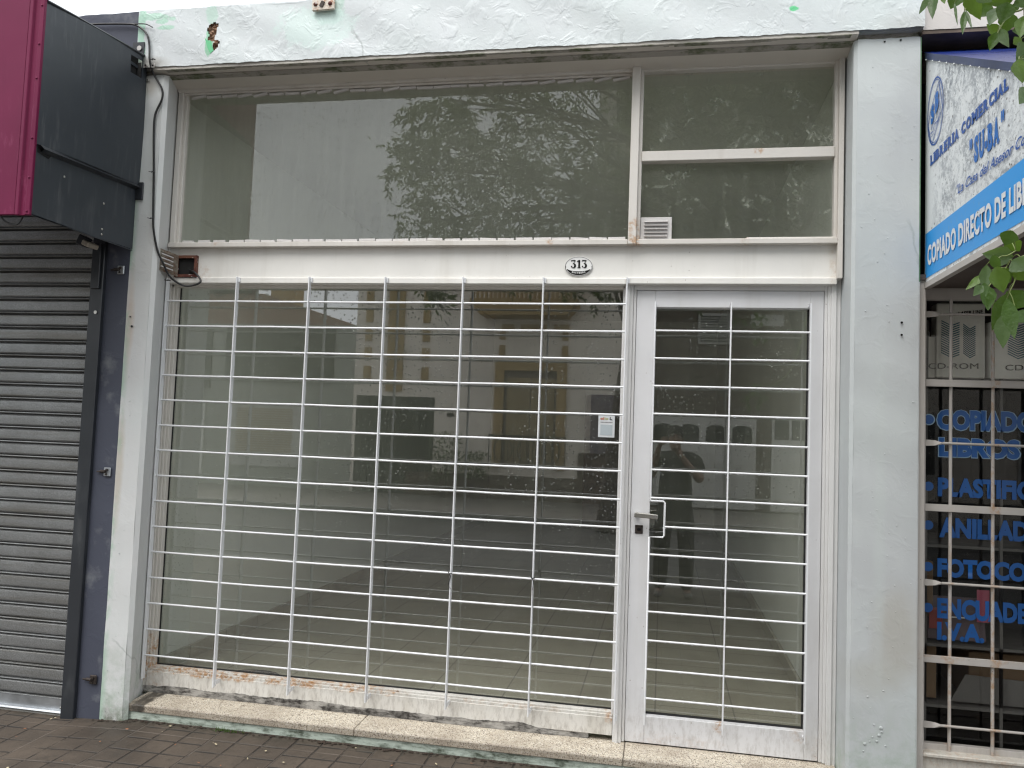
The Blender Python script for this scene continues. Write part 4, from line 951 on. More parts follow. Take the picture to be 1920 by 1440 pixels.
bx = thing('dark_carton', 'dark carton marked 80 behind the first white software carton', 'carton', (1.16, .35, 1.87)); B().box(1.115, 1.30, .335, .42, 1.867, 2.13).build('carton', 'magazine', bx, bevel=.004); text(bx, '80', 'sticker_grey', (1.15, .334, 2.055), (1, 0, 0), (0, 0, 1), .034, width=.04, bold=.03)
def cbox(x0, x1, y0, y1, z0, z1, mat, l, cat='box', nm='cardboard_box'):
    t = thing(nm, l, cat, ((x0 + x1) / 2, (y0 + y1) / 2, z0)); B().box(x0, x1, y0, y1, z0, z1).build('carton', mat, t, bevel=.003)
    B().box(x0 + (x1 - x0) * .45, x0 + (x1 - x0) * .53, y0 - .001, y0, z0, z1).build('tape', 'cardboard_dk' if mat == 'cardboard' else 'cardboard', t)
cbox(1.115, 1.20, .30, .5, .715, 1.05, 'cardboard', 'narrow brown cardboard box standing beside the FOTOCOP lettering')
cbox(1.115, 1.215, .30, .6, .455, .685, 'cardboard', 'brown cardboard box under the magazines, next to the pillar')
cbox(1.36, 1.62, .34, .7, .455, .66, 'cardboard', 'wide brown cardboard box low behind the second upright bar')
b = B().box(1.375, 1.425, .29, .292, .80, .94); t = tag(b.build('pink_sheet', 'pink'), 'pink paper sheet hanging behind the ENCUADE lettering', 'paper')
mg = thing('magazine', 'dark magazine with a pale headline behind the ENCUADE lettering', 'magazine', (1.3, .3, .71)); B().box(1.175, 1.41, .300, .306, .715, .90, rot=Matrix.Rotation(R(-8), 3, 'X')).build('cover', 'magazine', mg)
B().box(1.18, 1.235, .287, .29, .76, .85).build('red_patch', 'red', mg); B().box(1.26, 1.36, .288, .29, .812, .817).build('headline_bar', 'sticker', mg)
cbox(1.70, 2.10, .35, .6, 1.14, 1.45, 'box_white', 'pale carton on the shelf deeper in the stationery shop window', nm='pale_carton')
gp = B().prism([(1.27, .452), (1.62, .452), (1.62, .56), (1.33, .57)], 1, .29, .296); tag(gp.build('grey_board', 'shelf'), 'slanted grey board leaning at the foot of the stationery window', 'board')
# canopy sign
cs = thing('canopy_sign', 'projecting blue canopy with a weathered white lettered side, right of the shop', 'sign', (1.5, -.5, 2.25))
SX = 1.08; ROOF = lambda y: 3.217 + y * .52
b = B(); b.add([(SX, .04, 2.252), (SX, -1.25, 2.236), (SX, -1.25, ROOF(-1.25)), (SX, .04, ROOF(.04))], [(0, 1, 2, 3)]); b.add([(SX + .006, .04, 2.252), (SX + .006, -1.25, 2.236), (SX + .006, -1.25, ROOF(-1.25)), (SX + .006, .04, ROOF(.04))], [(3, 2, 1, 0)])
b.build('side_sheet', 'sign_sheet', cs)
b = B(); b.add([(SX - .0015, .030, 2.268), (SX - .0015, -1.25, 2.262), (SX - .0015, -1.25, 2.458), (SX - .0015, .030, 2.459)], [(0, 1, 2, 3)]); b.build('blue_band', 'sign_cyan', cs)
b = B(); n_ = 16
for k in range(n_):
    y0, y1 = .04 - 1.29 * k / n_, .04 - 1.29 * (k + 1) / n_
    b.add([(SX - .006, y0, ROOF(y0) - .008), (SX - .006, y1, ROOF(y1) - .008), (SX - .006, y1, ROOF(y1) + .022), (SX - .006, y0, ROOF(y0) + .022)], [(0, 1, 2, 3)])
b.build('edge_flashing', 'edge_blue', cs)
b = B(); b.add([(SX - .006, .40, ROOF(.40) + .022), (SX - .006, -1.25, ROOF(-1.25) + .022), (4.6, -1.25, ROOF(-1.25) + .022), (4.6, .40, ROOF(.40) + .022)], [(0, 1, 2, 3)]); b.build('roof_sheet', 'roof_blue', cs)
b = B(); b.box(SX, 4.6, -1.26, -1.25, 2.236, ROOF(-1.25) + .02); b.build('front_sheet', 'sign_sheet', cs)
b = B(); b.box(SX, 4.6, -1.25, .03, 2.228, 2.236); b.build('underside', 'brown_under', cs)
b = B(); b.box(SX - .004, SX + .02, -1.25, .035, 2.226, 2.250); b.build('bottom_rim', 'bar_rusty', cs)
for k in range(13):
    y = .02 - k * .085; B().dome((SX - .006, y, ROOF(y) - .010), .004, .004, axis=0, sgn=-1, n=7, m=2).build('rivet', 'sign_white', cs)
YD = (0, -1, 0); ZU = (0, 0, 1)
# slab serif caps: bold glyphs with serifs added under and over their stems
SER = {'L': [(.0, 0), (.0, 1)], 'I': [(.5, 0), (.5, 1)], 'B': [(.0, 0), (.0, 1)], 'R': [(.0, 0), (.0, 1), (1, 0)], 'E': [(.0, 0), (.0, 1)], 'A': [(.0, 0), (1, 0)], 'M': [(.0, 0), (1, 0), (.0, 1), (1, 1)], 'U': [(.0, 1), (1, 1)], 'C': [], 'O': [], 'S': [], '-': [], ' ': []}
ADV = {'I': .34, 'M': .95, ' ': .32, '-': .35, 'L': .62, 'E': .66, 'A': .76, 'R': .74, 'B': .72, 'C': .72, 'O': .80, 'U': .76, 'S': .66, '"': .4}
def slab(parent, s, y0, z0, y1, z1, h, mat, squash=1.0, lean=0.0):
    tot = sum(ADV[c] for c in s); L_ = math.hypot(y1 - y0, z1 - z0); u = L_ / tot; xd = Vector((0, y1 - y0, z1 - z0)).normalized(); zd = Vector((0, lean * -1, 1)).normalized(); p = Vector((SX - .0024, y0, z0)); t = 0
    b = B()
    for c in s:
        a = ADV[c] * u
        if c != ' ':
            w_ = a * .84; text(parent, c, mat, p + xd * (t + a * .08), xd, zd, h, width=w_, bold=.055, th=0.0)
            for (fx, fz) in SER.get(c, []):
                cx = t + a * .08 + (w_ * .14 + fx * w_ * .72 if c != 'I' else w_ * .5); hw = w_ * (.24 if c != 'I' else .75); zz_ = h * (0 if fz == 0 else .90)
                q = p + xd * cx + Vector((-.0002, 0, 0)); b.add([q - xd * hw + zd * zz_, q + xd * hw + zd * zz_, q + xd * hw + zd * (zz_ + h * .10), q - xd * hw + zd * (zz_ + h * .10)], [(0, 1, 2, 3)])
        t += a
    if b.v: b.build('serifs', mat, parent)
slab(cs, 'LIBRERIA COMERCIAL', -.028, 2.737, -.812, 2.731, .041, 'sign_dkblue')
text(cs, '"', 'sign_blue', (SX - .0024, -.475, 2.590), YD, ZU, .088, width=.025, bold=.03)
slab(cs, 'SU-BA', -.512, 2.586, -.737, 2.582, .089, 'sign_blue')
text(cs, '"', 'sign_blue', (SX - .0024, -.755, 2.584), YD, ZU, .088, width=.025, bold=.03)
text(cs, '"La Casa del Asesor Contable"', 'sign_dkblue', (SX - .0024, -.345, 2.517), (0, -1, -.03), ZU, .037, width=.78, bold=.015, shear=.35)
text(cs, 'COPIADO DIRECTO DE LIBROS', 'sign_white', (SX - .0028, -.008, 2.318), (0, -1, -.004), ZU, .081, width=1.045, bold=.04, spacing=1.05)
# round SB emblem
ey, ez = -.088, 2.948; b = B()
def ring(b, r0, r1, ry=.100, rz=.142, x=SX - .0022):
    for k in range(56):
        a0, a1 = 2 * math.pi * k / 56, 2 * math.pi * (k + 1) / 56
        b.add([(x, ey - ry * r_ * math.cos(t), ez + rz * r_ * math.sin(t)) for t, r_ in ((a0, r0), (a1, r0), (a1, r1), (a0, r1))], [(0, 1, 2, 3)])
ring(b, 1.0, .95); ring(b, .92, .90)
def line(P, w_, x=SX - .0024):
    for (y0, z0), (y1, z1) in zip(P, P[1:]):
        d = Vector((0, y1 - y0, z1 - z0)).normalized(); nn_ = Vector((0, -d.z, d.y)) * w_ / 2; a_, c_ = Vector((x, y0, z0)), Vector((x, y1, z1))
        b.add([a_ - nn_, c_ - nn_, c_ + nn_, a_ + nn_], [(0, 1, 2, 3)])
D_ = [(ey + .088, ez - .03), (ey + .060, ez + .028), (ey - .045, ez + .108), (ey - .072, ez + .03), (ey - .090, ez - .02), (ey - .040, ez - .062), (ey + .045, ez - .128), (ey + .088, ez - .03)]
line(D_, .005); line([(ey + .060, ez + .028), (ey + .050, ez - .06), (ey - .060, ez - .012), (ey - .045, ez + .108)], .003)
line([(ey + .058, ez - .075), (ey + .03, ez - .075), (ey + .005, ez - .052), (ey - .03, ez - .052), (ey - .062, ez - .028)], .004); line([(ey + .05, ez - .092), (ey + .02, ez - .088), (ey - .01, ez - .066), (ey - .05, ez - .045)], .003)
b.build('emblem', 'sign_dkblue', cs)
text(cs, 'S', 'sign_blue', (SX - .0026, ey + .048, ez - .040), (0, -1, .42), ZU, .066, width=.042, bold=.07); text(cs, 'B', 'sign_blue', (SX - .0026, ey - .004, ez - .012), (0, -1, .42), ZU, .074, width=.046, bold=.07)

# ------------------------------------------------------------------ houses across the street
FY = -14.5
oh = thing('cream_house', 'cream rendered house with ochre trim and shuttered balcony window across the street', 'house', (-4, FY, 0))
B().box(-7.45, -.32, FY - 8, FY, -.05, 5.55).build('wall', 'cream_far', oh)
B().box(-7.5, -.30, FY - 8.1, FY + .10, 5.55, 5.75).build('cornice', 'ochre_far', oh)
B().box(-6.62, -6.22, FY, FY + .05, 2.45, 5.5).build('pilaster', 'ochre_far', oh)
b = B()
for x in (-7.12, -5.66):
    for k in range(5): b.box(x - .09, x + .09, FY, FY + .03, 2.75 + k * .46, 3.05 + k * .46)
b.build('quoin_blocks', 'ochre_far', oh)
b = B()
for x in (-3.78, -2.28):
    b.box(x - .07, x + .07, FY, FY + .03, 3.38, 3.62); b.box(x - .07, x + .07, FY, FY + .03, 3.75, 4.0)
b.box(-3.8, -3.5, FY, FY + .03, 4.0, 4.12); b.box(-3.35, -2.7, FY, FY + .03, 4.0, 4.12); b.box(-2.56, -2.2, FY, FY + .03, 4.0, 4.12); b.build('moulding', 'ochre_far', oh)
b = B(); b.prism([(-4.45, 4.62), (-1.95, 4.62), (-1.95, 4.52), (-2.2, 4.25), (-4.2, 4.25), (-4.45, 4.52)], 1, FY, FY + .7); b.build('balcony_slab', 'ochre_far', oh)
b = B()
for k in range(24): b.box(-4.40 + k * .103, -4.40 + k * .103 + .05, FY + .62, FY + .69, 4.62, 5.2)
b.box(-4.42, -1.98, FY + .6, FY + .7, 5.2, 5.28); b.build('balcony_rail', 'ochre_far', oh)
b = B(); b.box(-3.92, -3.70, FY, FY + .07, .72, 3.22); b.box(-2.44, -2.22, FY, FY + .07, .72, 3.22); b.box(-3.70, -2.44, FY, FY + .07, 3.02, 3.22); b.build('window_surround', 'ochre_far', oh)
wn = B().box(-3.70, -2.44, FY - .1, FY + .004, .75, 3.02).build('window', 'stone_far', oh)
for x0 in (-3.62, -3.04):
    b = B(); b.box(x0, x0 + .54, FY, FY + .02, .80, 2.85)
    for k in range(36): b.box(x0 + .05, x0 + .49, FY + .02, FY + .035, .86 + k * .054, .89 + k * .054)
    b.build('louvred_shutter', 'shutter_far', wn)
b = B(); b.box(-3.98, -2.16, FY + .25, FY + .28, 1.46, 1.50); b.box(-3.98, -2.16, FY + .25, FY + .28, .80, .84)
for k in range(13): b.tube([(-3.96 + k * .149, FY + .265, .82), (-3.96 + k * .149, FY + .265, 1.48)], .010, 5)
for k in range(3):
    cx = -3.62 + k * .56; b.tube([(cx + .22 * math.cos(a), FY + .28, 1.15 + .28 * math.sin(a)) for a in [j * .45 for j in range(15)]], .012, 5)
b.build('iron_railing', 'iron', oh)
gd = B().box(-7.36, -5.38, FY - .3, FY + .004, 0, 2.33).build('garage_opening', 'garage_dark', oh)
b = B()
for k in range(12): b.box(-7.3 + k * .16, -7.3 + k * .16 + .11, FY + .004, FY + .02, .1, 2.25)
b.build('slatted_gate', 'garage_dark', gd)
B().disc((-4.98, FY + .01, 1.93), .09, th=-.02, rz=.05).build('wall_lamp', 'iron', oh)
B().box(-1.62, -.90, FY, FY + .16, 1.15, 2.5).build('meter_box', 'metal_box', oh)
b = B(); b.box(-1.9, -.4, FY, FY + .05, .0, 1.15); b.build('base_course', 'stone_far', oh)
B().box(-6.0, -.40, FY, FY + .03, .0, .55).build('plinth', 'stone_far', oh)
rr = random.Random(77)
def bush(name, label, c, r, n_, mat='leaf_crown', L=.09, z0=None):
    b = B()
    for i in range(n_):
        a = rr.uniform(0, 6.28); q = rr.random() ** .5; p = Vector((c[0] + r[0] * q * math.cos(a), c[1] + r[1] * q * math.sin(a), c[2] + r[2] * rr.uniform(-1, 1)))
        d = Vector((rr.gauss(0, 1), rr.gauss(0, 1), rr.gauss(.3, 1))).normalized(); s_ = d.cross(Vector((rr.gauss(0, 1), rr.gauss(0, 1), rr.gauss(0, 1)))).normalized() * L * .22
        l = L * rr.uniform(.6, 1.2); b.add([p, p + d * l * .5 + s_, p + d * l, p + d * l * .5 - s_], [(0, 1, 2, 3)])
    t = thing(name, label, 'plant', (c[0], c[1], 0)); b.build('foliage', mat, t)
    B().tube([(c[0], c[1], 0), (c[0] + .05, c[1], c[2])], .02, 6).build('stem', 'bark', t); return t
bush('planted_bush', 'loose green bush by the dark garage opening across the street', (-4.95, FY + .4, .95), (.45, .25, .55), 500)
bush('planted_bush', 'low green bush under the balcony window across the street', (-4.25, FY + .4, .78), (.35, .25, .30), 350)
br_ = thing('stone_house', 'brown stone faced house with white garage doors across the street', 'house', (1.5, FY, 0))
b = B(); b.box(-.31, 3.45, FY - 8, FY - .02, -.05, 5.1)
for k in range(46): b.box(-.30, 3.44, FY - .02, FY - .004 + .006 * (k % 2), .02 + k * .11, .118 + k * .11)
b.build('wall', 'stone_far', br_)
vt = B().box(.74, 1.46, FY, FY + .05, 3.72, 4.42).build('louvre_window', 'white_far', br_); b = B()
for k in range(10): b.box(.80, 1.40, FY + .05, FY + .07, 3.78 + k * .062, 3.80 + k * .062)
b.build('louvre_slats', 'garage_dark', vt); B().box(1.9, 2.6, FY, FY + .05, 4.15, 4.4).build('lintel', 'white_far', br_)
gt = B().box(-.95 + .66, 2.05, FY, FY + .04, .05, 2.06).build('garage_door', 'door_far', br_)
def panel_door(par, x0, x1, glass_=True):
    xm = (x0 + x1) / 2; hw = (x1 - x0) / 2 - .07
    b = B(); pts = [(xm - hw, 1.48)] + [(xm + hw * -math.cos(a), 1.80 + .10 * math.sin(a)) for a in [math.pi * k / 8 for k in range(9)]] + [(xm + hw, 1.48)]
    b.prism(pts, 1, FY + .041, FY + .046); b.build('arched_pane', 'glass_far', par)
    b = B()
    for (z0, z1) in ((.95, 1.38), (.18, .85)):
        b.box(xm - hw, xm + hw, FY + .04, FY + .055, z0, z1); b.box(xm - hw + .07, xm + hw - .07, FY + .055, FY + .07, z0 + .07, z1 - .07)
    b.build('raised_panel', 'door_far', par, bevel=.006)
for k in range(4): panel_door(gt, -.26 + k * .575, -.26 + (k + 1) * .575 - .01)
ft = B().box(2.38, 3.16, FY, FY + .05, .05, 2.15).build('front_door', 'door_far', br_)
for (x0, x1) in ((2.44, 2.74), (2.80, 3.10)): B().box(x0, x1, FY + .05, FY + .055, 1.62, 2.05).build('door_pane', 'glass_far', ft)
b = B()
for z0, z1 in ((1.05, 1.45), (.2, .9)): b.box(2.48, 3.06, FY + .05, FY + .065, z0, z1)
b.build('raised_panel', 'door_far', ft, bevel=.006)
gh = thing('grey_house', 'low grey house with tiled roof and slatted blinds across the street, far left', 'house', (-11, FY, 0))
B().box(-15, -7.46, FY - 7, FY - .02, -.05, 4.05).build('wall', 'grey_far', gh)
b = B(); b.prism([(-15, 4.05), (-7.46, 4.05), (-10.2, 4.9), (-13, 5.0)], 1, FY - 6, FY - .5); b.build('roof', 'roof_far', gh)
B().box(-10.3, -9.6, FY - 1.5, FY - 1, 4.4, 5.2).build('chimney', 'ochre_far', gh)
b = B(); b.box(-10.7, -8.8, FY - .02, FY + .02, .5, 2.05); wn2 = b.build('window', 'white_far', gh); b = B()
for k in range(20): b.box(-10.5, -9.0, FY + .02, FY + .035, .80 + k * .058, .83 + k * .058)
b.build('blind', 'shutter_far', wn2)
b = B(); b.box(-12.6, -11.4, FY - .02, FY + .02, .05, 2.1); b.build('door', 'door_far', gh)
b = B(); b.box(-10.9, -8.0, FY - .02, FY + .03, 2.6, 3.95); b.box(-14.6, -11.3, FY - .02, FY + .03, 2.4, 3.9); b.build('dark_signband', 'garage_dark', gh)
for (x0, x1, h, l, m) in ((3.46, 12, 4.6, 'plain pale house at the right end of the row across the street', 'cream_far'), (-26, -15.02, 4.5, 'plain grey house at the left end of the row across the street', 'grey_far')):
    t = thing('row_house', l, 'house', ((x0 + x1) / 2, FY, 0)); B().box(x0, x1, FY - 8, FY, -.05, h).build('wall', m, t)
    for k in range(3):
        q = B().box(x0 + 1.2 + k * 2.6, x0 + 2.3 + k * 2.6, FY, FY + .03, .9, 2.3).build('window', 'white_far', t); B().box(x0 + 1.3 + k * 2.6, x0 + 2.2 + k * 2.6, FY + .03, FY + .036, 1.0, 2.2).build('glass_pane', 'glass_far', q)
tw_ = thing('apartment_tower', 'pale apartment tower rising behind the tree across the street', 'building', (0, -34, 0))
B().box(-3.2, 7, -44, -32, 0, 17.5).build('wall', 'tower_far', tw_)
for i in range(6):
    for k in range(3): B().box(-2.4 + k * 3.0, -1.2 + k * 3.0, -32, -31.95, 2 + i * 2.7, 3.4 + i * 2.7).build('window', 'glass_far', tw_)

# ------------------------------------------------------------------ street trees
BL = [[-2.73,5.68,0.32],[-2.85,5.26,0.48],[-3.04,4.71,0.45],[-3.08,4.16,0.45],[-2.34,4.77,0.71],[-1.69,5.5,0.52],[-1.64,4.28,0.77],[-1.0,4.74,0.61],[-0.58,4.07,0.58],[-2.05,6.0,0.45],[-0.05,5.57,0.64],[0.89,5.21,0.96],[0.61,4.25,0.96],[1.49,5.84,0.77],[1.51,4.24,0.77],[-2.42,6.57,0.71],[-1.39,6.58,0.77],[-0.08,6.78,0.96],[1.17,6.83,0.96],[2.09,5.17,0.9],[2.08,6.39,0.9],[-2.3,3.9,0.5],[-0.96,3.75,0.5],[0.32,3.7,0.6]]
def leafquads(b, rg, p, L):
    """a spray: rachis with paired drooping leaflets"""
    d = Vector((rg.gauss(0, 1), rg.gauss(0, 1), rg.gauss(-.5, .6))).normalized()
    s_ = d.cross(Vector((0, 0, 1))); s_ = s_.normalized() if s_.length > .1 else Vector((1, 0, 0)); up = s_.cross(d)
    for k in range(7):
        q = p + d * (L * .55 * (k // 2)); sg = 1 if k % 2 else -1
        if k == 6: ld = d
        else: ld = (s_ * sg + d * .7 + Vector((0, 0, -.45)) + Vector((rg.gauss(0, .25), rg.gauss(0, .25), rg.gauss(0, .25)))).normalized()
        w_ = ld.cross(up + Vector((rg.gauss(0, .5), rg.gauss(0, .5), rg.gauss(0, .5)))).normalized() * L * .19; l = L * rg.uniform(.75, 1.2)
        b.add([q, q + ld * l * .4 + w_, q + ld * l, q + ld * l * .4 - w_], [(0, 1, 2, 3)])
def tree(name, label, base, lobes, yc, ny, seed, lean, L=.088, dens=620):
    rg = random.Random(seed); t = thing(name, label, 'tree', base, group='street trees')
    b = B(); top = (base[0] + lean, base[1] - .1, base[2] + 3.3); P = spline([base, (base[0] + lean * .3, base[1], base[2] + 1.4), top], 6)
    b.tube(P, .17, 12, r2=.11); b.tube([(base[0], base[1], base[2] - .1), (base[0], base[1], base[2] + .25)], .22, 12, r2=.17); b.build('trunk', 'bark', t, smooth=True)
    for (x, z, r_) in lobes:
        y = yc + rg.uniform(-ny, ny) * .5; c = Vector((x, y, z)); m_ = Vector(top).lerp(c, .5) + Vector((rg.uniform(-.3, .3), rg.uniform(-.3, .3), rg.uniform(.1, .5)))
        bb = B(); S_ = spline([top, tuple(m_), tuple(c)], 6); bb.tube(S_, .05, 6, r2=.015)
        for j in range(5):
            e_ = c + Vector((rg.gauss(0, r_ * .7), rg.gauss(0, r_ * .7), rg.gauss(0, r_ * .7))); s0 = S_[rg.randint(5, len(S_) - 1)]; bb.tube(spline([s0, s0.lerp(e_, .5) + Vector((0, 0, .12)), e_], 4), .014, 5, r2=.004)
        bb.build('limb', 'bark', t, smooth=True)
    b = B()
    for (x, z, r_) in lobes:
        y = yc + rg.uniform(-ny, ny) * .5
        for i in range(int(dens * r_ * r_)):
            v = Vector((rg.gauss(0, 1), rg.gauss(0, 1), rg.gauss(0, 1))).normalized() * (rg.random() ** .42)
            leafquads(b, rg, Vector((x + v.x * r_, y + v.y * r_ * 1.3 * (1 + ny * .5), z + v.z * r_)), L)
    b.build('crown', 'leaf_crown', t); return t, top
t1, top1 = tree('street_tree', 'leafy ash tree on the near kerb whose twigs hang into view at the right edge', (2.05, -4.95, 0), BL, -5.62, 1.0, 5, -.7)
b = B(); rg = random.Random(15)
for (x, z) in ((-3.03, 3.30), (-2.88, 3.12), (-2.95, 3.2), (-2.78, 3.2), (-3.3, 3.42), (-2.61, 3.38), (-2.33, 3.36), (-1.91, 3.38), (-1.64, 3.36), (-.77, 3.38), (-2.2, 3.45), (-1.2, 3.45)):
    for k in range(5): leafquads(b, rg, Vector((x + rg.gauss(0, .07), -5.75 + rg.gauss(0, .1), z + rg.uniform(0, .25))), .11)
    b.tube([(x, -5.75, z + .05), (x + .1, -5.7, z + .7)], .006, 5)
b.build('hanging_sprays', 'leaf_crown', t1)
BL2 = [(-2.6, 6.2, .8), (-1.6, 7.2, 1.0), (-.6, 6.3, 1.0), (.6, 7.1, 1.1), (1.4, 6.1, .9), (-.4, 8.2, .9), (-1.6, 5.4, .7), (.3, 5.4, .8)]
tree('street_tree', 'dark trunked tree on the far kerb before the stone faced house', (-.92, -10.35, 0), BL2, -10.6, 1.4, 8, .3, L=.11, dens=120)

# near twigs with real leaves
NEAR = [[0.493,-1.953,2.438,0.468,-1.969,2.393,0.011,0],[0.512,-1.921,2.466,0.51,-1.935,2.397,0.018,0],[0.507,-1.987,2.424,0.51,-1.991,2.4,0.01,0],[0.596,-1.816,2.519,0.582,-1.804,2.488,0.031,0],[0.576,-1.847,2.48,0.577,-1.858,2.427,0.005,0],[0.579,-1.893,2.436,0.572,-1.902,2.38,0.011,0],[0.557,-1.965,2.402,0.563,-1.981,2.35,0.006,0],[0.564,-1.957,2.447,0.592,-1.94,2.392,0.028,0],[0.65,-1.834,2.479,0.631,-1.822,2.457,0.033,0],[0.658,-1.84,2.467,0.64,-1.852,2.424,0.023,0],[0.643,-1.938,2.426,0.631,-1.933,2.386,0.03,0],[0.697,-1.854,2.463,0.68,-1.839,2.458,0.015,0],[0.668,-1.824,2.423,0.638,-1.841,2.434,0.018,0],[0.646,-1.879,2.397,0.634,-1.872,2.36,0.02,0],[0.643,-1.899,2.392,0.657,-1.912,2.347,0.018,0],[0.67,-1.905,2.458,0.61,-1.922,2.433,0.025,0],[0.696,-1.813,2.468,0.691,-1.798,2.433,0.033,0],[0.69,-1.89,2.421,0.679,-1.898,2.368,0.025,0],[0.724,-1.818,2.429,0.697,-1.815,2.428,0.023,0],[0.712,-1.824,2.407,0.702,-1.81,2.403,0.02,0],[0.689,-1.898,2.362,0.669,-1.902,2.331,0.025,0],[0.699,-1.88,2.349,0.678,-1.883,2.329,0.023,0],[0.65,-1.968,2.297,0.654,-1.976,2.248,0.03,0],[0.716,-1.837,2.295,0.688,-1.856,2.25,0.028,0],[0.567,-1.991,2.423,0.596,-1.986,2.403,0.023,0],[0.535,-1.944,2.457,0.555,-1.943,2.434,0.02,0],[0.694,-1.906,2.457,0.662,-1.912,2.431,0.03,0],[0.559,-1.801,2.538,0.537,-1.813,2.509,0.018,0],[0.693,-1.917,2.31,0.667,-1.929,2.284,0.025,0],[0.676,-1.873,1.936,0.617,-1.882,1.942,0.033,1],[0.653,-1.929,1.976,0.644,-1.919,1.949,0.028,1],[0.617,-1.936,1.927,0.629,-1.934,1.894,0.018,1],[0.645,-1.819,1.912,0.603,-1.835,1.878,0.015,1],[0.58,-1.988,1.858,0.559,-1.999,1.834,0.015,1],[0.638,-1.847,1.926,0.635,-1.842,1.871,0.02,1],[0.603,-1.953,1.862,0.6,-1.959,1.813,0.023,1],[0.591,-1.964,1.867,0.595,-1.966,1.839,0.013,1],[0.602,-1.991,1.892,0.618,-1.984,1.844,0.03,1],[0.688,-1.821,1.873,0.664,-1.803,1.798,0.03,1],[0.667,-1.853,1.824,0.673,-1.835,1.757,0.028,1],[0.618,-1.996,1.831,0.629,-2.005,1.753,0.023,1],[0.723,-1.807,1.881,0.705,-1.796,1.844,0.045,1],[0.683,-1.918,1.908,0.669,-1.9,1.885,0.043,1],[0.666,-1.876,1.97,0.693,-1.863,1.952,0.03,1],[0.649,-1.941,1.915,0.669,-1.954,1.892,0.03,1],[0.667,-1.911,1.82,0.677,-1.926,1.798,0.028,1],[0.635,-1.924,1.901,0.66,-1.905,1.879,0.025,1]]
TW = [[[0.725,-1.9,2.513],[0.691,-1.9,2.438],[0.662,-1.9,2.423],[0.647,-1.9,2.402],[0.638,-1.9,2.384]],[[0.618,-1.9,2.531],[0.583,-1.9,2.484],[0.58,-1.9,2.432]],[[0.558,-1.9,2.525],[0.529,-1.9,2.484],[0.509,-1.9,2.47]],[[0.725,-1.9,2.381],[0.696,-1.9,2.35],[0.678,-1.9,2.327]],[[0.752,-1.9,1.943],[0.695,-1.9,1.935],[0.672,-1.9,1.922],[0.671,-1.9,1.89],[0.66,-1.9,1.861]],[[0.671,-1.9,1.943],[0.657,-1.9,1.934],[0.643,-1.9,1.931],[0.634,-1.9,1.918]],[[0.66,-1.9,1.922],[0.655,-1.9,1.912],[0.648,-1.9,1.896]]]
def leaf(b, p, q, w_, seed):
    """folded, slightly curled pointed leaf with a few teeth"""
    rg = random.Random(seed); p, q = Vector(p), Vector(q); d = q - p; L_ = d.length; d.normalize()
    cam_ = (Vector((0, -3.61, 1.55)) - p).normalized(); s_ = d.cross(cam_).normalized(); nrm = s_.cross(d).normalized(); ro = rg.uniform(-.5, .5)
    s2 = s_ * math.cos(ro) + nrm * math.sin(ro); nrm = nrm * math.cos(ro) - s_ * math.sin(ro); N_ = 12; curl = rg.uniform(-.10, .16) * L_; fold = rg.uniform(.10, .4); rows = []
    for i in range(N_ + 1):
        t = i / N_; wd = w_ * .62 * (math.sin(math.pi * min(1, t * 1.12 + .02)) ** .8 if t < .42 else (1 - ((t - .42) / .58) ** 1.35) * .985) * 1.0
        if i == N_: wd = 0
        if 0 < i < N_ and i % 2: wd *= .93
        c = p + d * (L_ * t) + nrm * (curl * t * t); row = [c - s2 * wd + nrm * (wd * fold + rg.uniform(-.0005, .0005)), c - s2 * wd * .5 + nrm * wd * fold * .42, c, c + s2 * wd * .5 + nrm * wd * fold * .42, c + s2 * wd + nrm * (wd * fold + rg.uniform(-.0005, .0005))]; rows.append(row)
    b.add([v for r_ in rows for v in r_], [(i * 5 + k, i * 5 + k + 1, (i + 1) * 5 + k + 1, (i + 1) * 5 + k) for i in range(N_) for k in range(4)])
for cl, nm in ((0, 'hanging_twig'), (1, 'hanging_twig')):
    b = B(); nodes = []
    for i, T in enumerate(TW):
        if (i < 4) != (cl == 0): continue
        S_ = spline(T, 6); b.tube(S_, .0024 if i in (0, 4) else .0016, 6, r2=.0010); nodes += S_
    if cl == 0:
        b.tube(spline([(.725, -1.9, 2.513), (.85, -2.3, 2.9), (1.2, -3.4, 3.3), (1.45, -4.6, 3.5)], 6), .003, 6, r2=.012)
        b.tube(spline([(.618, -1.9, 2.531), (.72, -2.1, 2.75), (.85, -2.3, 2.9)], 5), .002, 6); b.tube(spline([(.558, -1.9, 2.525), (.66, -2.05, 2.72), (.85, -2.3, 2.9)], 5), .002, 6); b.tube(spline([(.725, -1.9, 2.381), (.80, -2.1, 2.6), (.85, -2.3, 2.9)], 5), .002, 6)
    else:
        b.tube(spline([(.752, -1.9, 1.943), (.95, -2.1, 2.15), (1.15, -2.7, 2.8), (1.2, -3.4, 3.3)], 6), .0026, 6, r2=.006)
    for row in NEAR:
        if row[7] != cl: continue
        p = Vector(row[:3]); nn_ = min(nodes, key=lambda v: (v - p).length)
        if (nn_ - p).length < .09: m_ = p.lerp(nn_, .5) + Vector((0, 0, .006)); b.tube(spline([nn_, m_, p], 4), .0009, 5)
    tg = b.build(nm, 'stem', t1, smooth=True)
    for mat, sel in (('leaf', lambda i: i % 5 in (0, 1, 3)), ('leaf_pale', lambda i: i % 5 == 4), ('leaf_lime', lambda i: i % 5 == 2)):
        b = B(); 
        for i, row in enumerate(NEAR):
            if row[7] == cl and sel(i): leaf(b, row[:3], row[3:6], row[6], i)
        b.build('leaves', mat, tg, smooth=True, ang=180)

